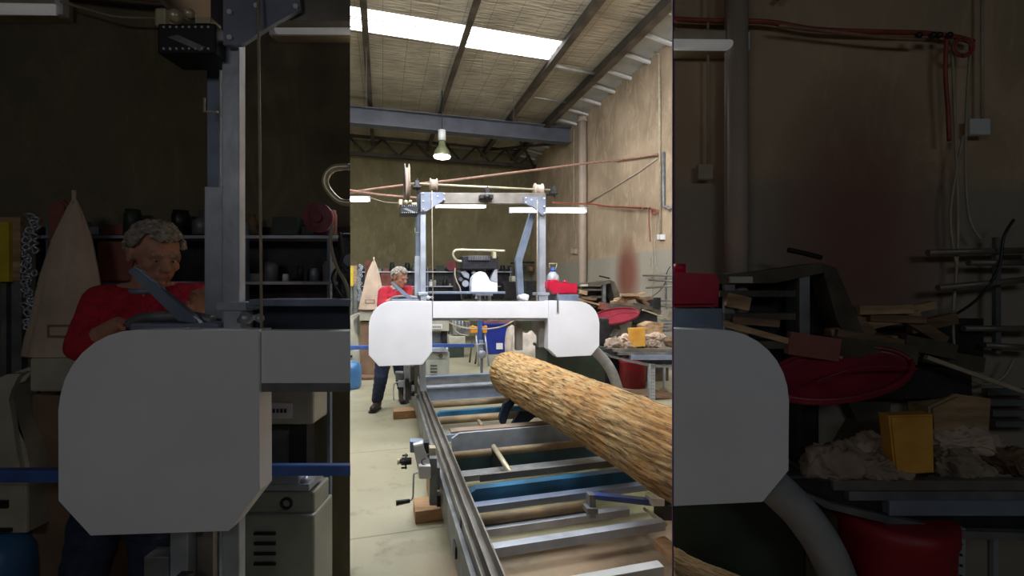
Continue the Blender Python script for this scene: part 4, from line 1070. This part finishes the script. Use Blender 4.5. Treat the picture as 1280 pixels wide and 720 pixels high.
    lonely(MB().tube([Vw2.w(x,y,-.08) for x,y in ((838,333),(834,340),(832,352),(824,364),(812,372),(800,377))], Vw2.m(.5,820), 6), 'power_cable', 'black', 'thin black cable looping down through the bar rack' + wh, 'cable')
    # dark green tank behind hose
    V = View(tg, D['green'])
    t = thing('steel_tank', 'dark green steel tank below the right blade guard' + wh, 'tank', V.w(718, V.fy(718)))
    part(MB().box(V, 684, 436, 757, V.fy(718) if tg != 'C' else 492, .1, .5 if tg=='C' else .3, .02), 'body', 'darkg', t)
    part(MB().box(V, 683, 434, 758, 438, .07, .55 if tg=='C' else .36, .01), 'rim', 'darkg', t); done(t)

# ------------------------------------------------------------------ log
def logmesh(a, b_, r0, r1, seg=140, rings=190, seed=0, uvs=1.0):
    mb = MB(); bm = mb.bm; uv = bm.loops.layers.uv.new('uv')
    ax = (b_-a).normalized(); x = ax.cross(Vector((0,0,1))).normalized(); y = ax.cross(x); Ln = (b_-a).length
    G = []
    for i in range(rings+1):
        t = i/rings; ring = []
        for k in range(seg):
            an = 2*math.pi*k/seg; tw = an + t*.5
            q = Vector((math.cos(tw)*2.2, math.sin(tw)*2.2, t*Ln*1.2+seed))
            r = r0+(r1-r0)*t
            n_ = .020*noise.noise(Vector((math.cos(an)*1.2, math.sin(an)*1.2, t*2+seed)))
            q2 = Vector((math.cos(tw)*7, math.sin(tw)*7, t*Ln*1.6+seed)); n_ += -.016*abs(noise.noise(q2)) + .010*noise.noise(q2*2.3)
            q3 = Vector((math.cos(tw)*17, math.sin(tw)*17, t*Ln*3.2)); n_ += -.010*max(0, noise.noise(q3))
            r += n_
            if t < .03: r -= (1-t/.03)**2*.02
            ring.append(bm.verts.new(a + ax*Ln*t + (x*math.cos(an)+y*math.sin(an))*r))
        G.append(ring)
    for i in range(rings):
        for k in range(seg):
            f = bm.faces.new((G[i][k], G[i][(k+1)%seg], G[i+1][(k+1)%seg], G[i+1][k])); f.smooth = True
            for l, (ii, kk) in zip(f.loops, ((i,k),(i,k+1),(i+1,k+1),(i+1,k))): l[uv].uv = (kk/seg*1.4*uvs, ii/rings*Ln*uvs)
    return mb, G, ax
def biglog():
    a = Vector((-.045, 4.80, .635)); b_ = Vector((.940, 2.10, .650))
    t = thing('timber_log', 'thick debarked log with cracked stringy bark lying on the mill bed', 'log', Vector((.4,3.5,.42)))
    mb, G, ax = logmesh(a, b_, .222, .222)
    for e, s_ in ((G[0],-1),(G[-1],1)): pass
    # end cap as its own part
    ring0 = [v.co.copy() for v in G[0]]; ring1 = [v.co.copy() for v in G[-1]]
    part(mb, 'bark', 'bark', t)
    for ring, c0, s_ in ((ring0, a, -1), (ring1, b_, 1)):
        m2 = MB(); rs = []
        for q in (1, .97, .8, .55, .3, .12):
            rs.append([m2.bm.verts.new(c0 + (p-c0)*q + ax*s_*(.0 if q > .99 else .012+.012*noise.noise(p*9*q))) for p in ring])
        for r_, r2 in zip(rs, rs[1:]):
            for k in range(len(ring)):
                f = m2.bm.faces.new((r_[k], r_[(k+1)%len(ring)], r2[(k+1)%len(ring)], r2[k])); f.smooth = True
        m2.bm.faces.new(rs[-1]); part(m2, 'end_grain', 'endgrain', t)

# ------------------------------------------------------------------ mill bed
def bed():
    t = thing('mill_bed', 'long steel ladder frame bed of the sawmill running into the shed', 'sawmill bed', B(1.1, 4, 0))
    U0, U1 = .43, 1.86
    def rail(u, v0=1.3):
        mb = MB(); v1 = 6.9
        mb.bb(u-.05, u+.05, v0, v1, .285, .290).bb(u-.05, u-.044, v0, v1, .19, .352).bb(u+.040, u+.048, v0, v1, .285, .345).bb(u-.012, u-.006, v0, v1, .288, .352)
        return mb
    r = part(rail(U0), 'side_rail', 'chan', t)
    part(MB().bb(U0-.075, U0-.052, 1.3, 6.9, .10, .30), 'rail_web', 'galv_d', t)
    r = part(rail(U1, 1.66), 'side_rail', 'chan', t)
    def cross(v, h0, h1, dv, m_, u0=U0+.06, u1=U1-.06, nm='cross_member', cham=0, lb=None):
        if cham:
            pts = [B(u0+cham, v, h1), B(u1, v, h1), B(u1, v, h0), B(u0, v, h0), B(u0, v, h1-cham*.6)]
            mb = MB().prism(pts, B(0,dv,0)-B(0,0,0))
        else: mb = MB().bb(u0, u1, v, v+dv, h0, h1, .002)
        part(mb, nm, m_, t, lb)
    def pipe(v, h, r_, m_, u0=U0+.06, u1=U1-.06, nm='cross_pipe'):
        part(MB().cyl(B(u0, v, h), B(u1, v, h), r_), nm, m_, t)
    # far to near
    cross(6.05, .20, .345, .05, 'galv', u1=1.9); cross(6.02, .33, .36, .10, 'lblue', lb='pale blue steel strip')
    cross(5.40, .20, .36, .04, 'lblue'); cross(5.36, .345, .365, .12, 'galv')
    cross(4.86, .26, .30, .12, 'galv_d'); pipe(4.80, .30, .032, 'rust')
    cross(4.50, .22, .30, .06, 'teal', cham=.05, lb='teal painted cross member')
    pipe(4.32, .27, .036, 'rust'); cross(4.1, .14, .2, .04, 'lblue')
    cross(3.72, .33, .345, .10, 'brown_flat', u0=U0+.10); cross(3.66, .20, .345, .03, 'galv', cham=.06, u0=U0+.10)
    pipe(3.42, .26, .028, 'rust'); cross(3.46, .05, .22, .03, 'plate', u0=U0+.04, lb='dark blue cross plate')
    cross(3.18, .03, .05, .06, 'dark')
    cross(3.05, .21, .25, .10, 'galv_d')
    cross(2.86, .28, .325, .02, 'chan', u0=U0+.16)
    cross(2.70, .23, .31, .06, 'teal', u0=U0+.06, cham=.045, lb='teal painted cross member')
    cross(2.60, .215, .255, .06, 'lblue', u0=U0+.05, lb='pale blue steel strip')
    pipe(2.50, .225, .03, 'rust', u1=1.14)
    cross(2.44, .16, .20, .05, 'galv', u1=1.4)
    cross(2.08, .255, .30, .05, 'galv', u0=U0+.06, u1=1.40)
    # front end member, bottom right
    part(MB().bb(.60, 1.17, 1.75, 1.80, .20, .30, .003), 'end_member', 'whitep', t)
    # bits
    part(MB().cyl(B(.87,4.1,.25), B(.87,4.32,.25), .018), 'link_pipe', 'rust', t)
    part(MB().cyl(at(617,558,3.45), at(640,594,2.98), .018), 'link_pipe', 'cream', t)
    part(MB().bb(.79, .82, 3.35, 3.42, .12, .3), 'bracket', 'dark', t)
    # log dogs
    g = part(MB().poly(View('C',4.1), [(624,524),(630,505),(648,492),(652,494),(638,512),(632,530),(626,530)], .0, .05), 'log_dog', 'navy', t)
    part(MB().poly(View('C',4.0), [(640,530),(650,514),(668,515),(690,522),(668,522),(650,536)], .0, .04), 'log_dog', 'navy', t)
    V = View('C', 2.36)
    part(MB().poly(V, [(742,619),(748,619.5),(816,626),(816,633),(748,625),(742,624)], .0, .05, .002), 'dog_arm', 'blue', t, 'blue log turner arm')
    part(MB().box(V, 737, 619, 745, 648, .0, .05, .003).box(V, 734.5, 636, 748, 643, -.02, .07, .003), 'dog_bracket', 'galv_d', t)
    part(MB().box(V, 815, 624, 831, 633, -.03, .07, .003), 'dog_clamp', 'whitep', t, 'white clamp sleeve')
    part(MB().box(V, 829, 625, 841, 651, .0, .10, .003).cyl(V.w(829,628), V.w(841,628), .02), 'end_bracket', 'black', t)
    part(MB().cyl(V.w(806,636,.2), V.w(832,656,-.1), .012), 'link_pipe', 'cream', t)
    part(MB().box(V, 752, 565, 757, 580, 1.1, .05).box(V, 748, 563, 762, 582, 1.15, .05), 'bracket', 'teal', t)
    # legs under rail
    for v in (2.62, 4.1, 6.2):
        part(MB().bb(U0-.04, U0+.03, v, v+.07, 0, .2, .002), 'leg', 'galv_d', t)
        part(MB().bb(U1-.04, U1+.03, v, v+.07, 0, .3, .002), 'leg', 'galv_d', t)
    part(MB().bb(U0-.085, U0-.055, 2.28, 2.36, .16, .22, .002), 'rail_foot', 'dark', t)
    part(MB().bb(U0-.055, U0-.051, 2.3, 2.34, .30, .345), 'rail_slot', 'black', t)
    part(MB().box(View('C',3.0), 537, 560, 545, 594, .0, .06, .003), 'rail_cleat', 'cream', t)
    # crank unit
    V = View('C', 2.92)
    k = thing('log_rest_crank', 'white framed hand crank with black grip beside the bed rail', 'crank', V.w(530,632))
    part(MB().box(V, 537, 573, 546.5, 632, .0, .05, .003).box(V, 546, 585, 550, 612, .02, .05), 'post', 'galv_d', k)
    part(MB().poly(V, [(517,557),(529,554.5),(531,567),(541,584),(541,598),(525,599),(523.5,586),(519,572)], .0, .07, .006), 'arm', 'whitep', k)
    part(MB().box(V, 512.5, 552, 530, 566, .05, .07, .004), 'arm_head', 'lblue', k)
    part(MB().box(V, 523.5, 582.5, 538.5, 599, -.04, .07, .006), 'arm_sleeve', 'whitep', k)
    part(MB().box(V, 530, 553.5, 536, 570, .08, .06).ball(V.w(534,570,.05), V.m(3),2), 'joint', 'dark', k)
    part(MB().tube([V.w(532,573,-.01), V.w(528,575,-.02), V.w(528,580,-.02), V.w(536,582,-.02)], V.m(.7), 6), 'pin', 'dark', k)
    ax = Vector((1,.15,0)).normalized()
    part(MB().lathe(V.w(498,577), [(V.m(2.5),0),(V.m(2.5),V.m(3)),(V.m(4.5),V.m(3.5)),(V.m(4.5),V.m(8)),(V.m(9),V.m(8)),(V.m(9),V.m(9.2)),(V.m(4.2),V.m(9.2)),(V.m(4),V.m(15))], 18, ax), 'hub', 'dark', k)
    mb = MB()
    for a in range(4):
        c0 = V.w(506,577) + Vector((0, math.sin(a*math.pi/2+.4), math.cos(a*math.pi/2+.4)))*V.m(6.8); mb.cyl(c0-ax*V.m(3.5), c0+ax*V.m(3), V.m(1.1), seg=8)
    part(mb, 'wheel_stud', 'dark', k)
    part(MB().cyl(V.w(496.5,577), V.w(499.5,577), V.m(3.3)), 'hub_cap', 'cream', k)
    part(MB().tube([V.w(522,591,-.03), V.w(518,592,-.04), V.w(517,597,-.04), V.w(516.5,612,-.04), V.w(516,622,-.04), V.w(513,625.5,-.04), V.w(508,626.5,-.04)], V.m(1.0), 10), 'crank_handle', 'galv', k)
    part(MB().tube([V.w(512.5,626,-.04), V.w(506,627,-.04), V.w(495,629,-.04)], V.m(2.6), 12, 0, lambda q: V.m(2.2+.9*q)), 'grip', 'black', k)
    part(MB().box(V, 546, 620, 556, 634, .03, .07, .004), 'socket', 'black', k)
    V = View('C', 2.84)
    lonely(MB().hexa([B(.20,3.0,0),B(.40,3.0,0),B(.40,3.2,0),B(.20,3.2,0),B(.20,3.0,.08),B(.40,3.0,.08),B(.40,3.2,.08),B(.20,3.2,.08)], .004), 'timber_block', 'block', 'sawn timber block on the floor under the hand crank', 'block')
    lonely(MB().bb(.315, .375, 3.30, 3.50, 0, .16, .004), 'timber_block', 'block', 'timber block wedged against the rail behind the crank', 'block')
    lonely(MB().bb(.12, .40, 5.45, 5.62, 0, .09, .004), 'timber_block', 'block', 'sawn timber block under the far end of the bed rail', 'block')
    # plank lower right
    lonely(MB().hexa([at(817,684,2.30),at(846,712,2.12),at(858,700,2.2),at(830,679,2.38)]+[q+Vector((0,0,.04)) for q in (at(817,684,2.30),at(846,712,2.12),at(858,700,2.2),at(830,679,2.38))], .003), 'timber_block', 'block', 'brown timber offcut at the lower right by the end bracket', 'block')

# ================================================================== ASSEMBLE
DEPTH = {'C': dict(bag=8.1, gas=7.15, bar=6.6, shelf=15.15, mach=7.5, rack=6.9, pile=6.3, tray=5.75, table=5.4, bin=6.0, green=5.5),
         'L': dict(bag=2.08, gas=1.95, bar=1.74, shelf=2.22, mach=1.98),
         'R': dict(rack=1.74, pile=1.76, tray=1.58, table=1.60, bin=1.62, green=1.66)}
CLIP = []
battens('C', 9.0); cables('C', 8.8); mill('C', 4.95); hose('C', 5.0); person('C', 5.75)
left_stuff('C', DEPTH['C']); mid_stuff(); right_stuff('C', DEPTH['C'])
bed(); biglog()
# near room, left of the opening
CLIP = [Vector((1, -JL, 0))]      # everything there ends at the jamb
battens('L', 2.33); cables('L', 2.30); mill('L', 1.5); person('L', 1.86); left_stuff('L', DEPTH['L'])
# near room, right of the opening
CLIP = [Vector((-1, JR, 0))]
battens('R', 1.83); cables('R', 1.86); mill('R', 1.5); hose('R', 1.54); right_stuff('R', DEPTH['R'])
V = View('R', 1.86)
t = thing('downpipe', 'pinkish vertical downpipe on the dim front right wall', 'pipe', V.w(728.5,400)); part(seg(V, [(728.5,225),(728.5,420)], -.05, V.m(4.3)), 'pipe', 'conc_pipe', t)
conduit(View('R',1.86), 0, V.m(.6), 'R'); switch(View('R',1.86), 0, 'R', V.m(.5))
lonely(seg(V, [(745,246),(762,230)], .0, V.m(1)), 'strap', 'copper', 'short diagonal strap beside the dim downpipe', 'strap')
CLIP = [Vector((-1, JR, 0))]
V = View('R', 1.45)
t = thing('timber_log', 'dim tapered log end at the foot of the near right guard', 'log', V.w(715,480))
mb, G, ax = logmesh(V.w(686,474), V.w(744,508), V.m(20), V.m(22), 60, 40, 4, 3)
r0 = [v.co.copy() for v in G[0]]; r1 = [v.co.copy() for v in G[-1]]
mb.bm.faces.new(G[0]); mb.bm.faces.new(G[-1])
part(mb, 'bark', 'bark', t)
CLIP = []

# ================================================================== LIGHT
w = bpy.data.worlds.new('world'); SC.world = w; w.use_nodes = True
w.node_tree.nodes['Background'].inputs[0].default_value = (.5,.55,.6,1); w.node_tree.nodes['Background'].inputs[1].default_value = .02
def area(name, loc, size, sy, power, rot=(0,0,0), col=(1,.97,.92)):
    l = bpy.data.lights.new(name, 'AREA'); l.shape = 'RECTANGLE'; l.size = size; l.size_y = sy; l.energy = power; l.color = col
    o = bpy.data.objects.new(name, l); COL.objects.link(o); o.location = loc; o.rotation_euler = rot; return o
# area lamps under the skylights; the two nearer skylights are added for light
for (v0, v1), p in zip(SKY, (60, 60, 70)):
    for uc in (-1.5, 1.8):
        area('skylight_lamp', B(uc, (v0+v1)/2, roof_h(uc)-.32), 3.0, v1-v0, p, (0,0,TH), (.93,.97,1))
# added glowing panel over the opening, fills the shed from the front
MB().wb(-.95, .78, 2.481, 2.49, 3.3, 6.0).link('window_4', mat('added_fill_glow', (.8,.8,.8), .4, emit=(.90,.94,1), es=20), kind='structure')
# weak added lamps behind the camera, lighting the near room
for x, p, cc in ((-1.7, 6.6, (1,.97,.97)), (1.7, 5.6, (.80,.92,1))):
    area('near_room_fill', Vector((x, -1.9, 2.7)), 1.2, .5, p, (math.radians(48),0,0), cc)

cam = bpy.data.cameras.new('camera'); cam.sensor_width = 36; cam.lens = 36*F/1280; cam.clip_start = .05
co = bpy.data.objects.new('camera', cam); COL.objects.link(co); co.location = (0,0,1.5); co.rotation_euler = (math.pi/2,0,0)
SC.camera = co
SC.view_settings.view_transform = 'Standard'; SC.view_settings.look = 'None'; SC.view_settings.gamma = 1; SC.view_settings.use_curve_mapping = False
SC.view_settings.exposure = .1
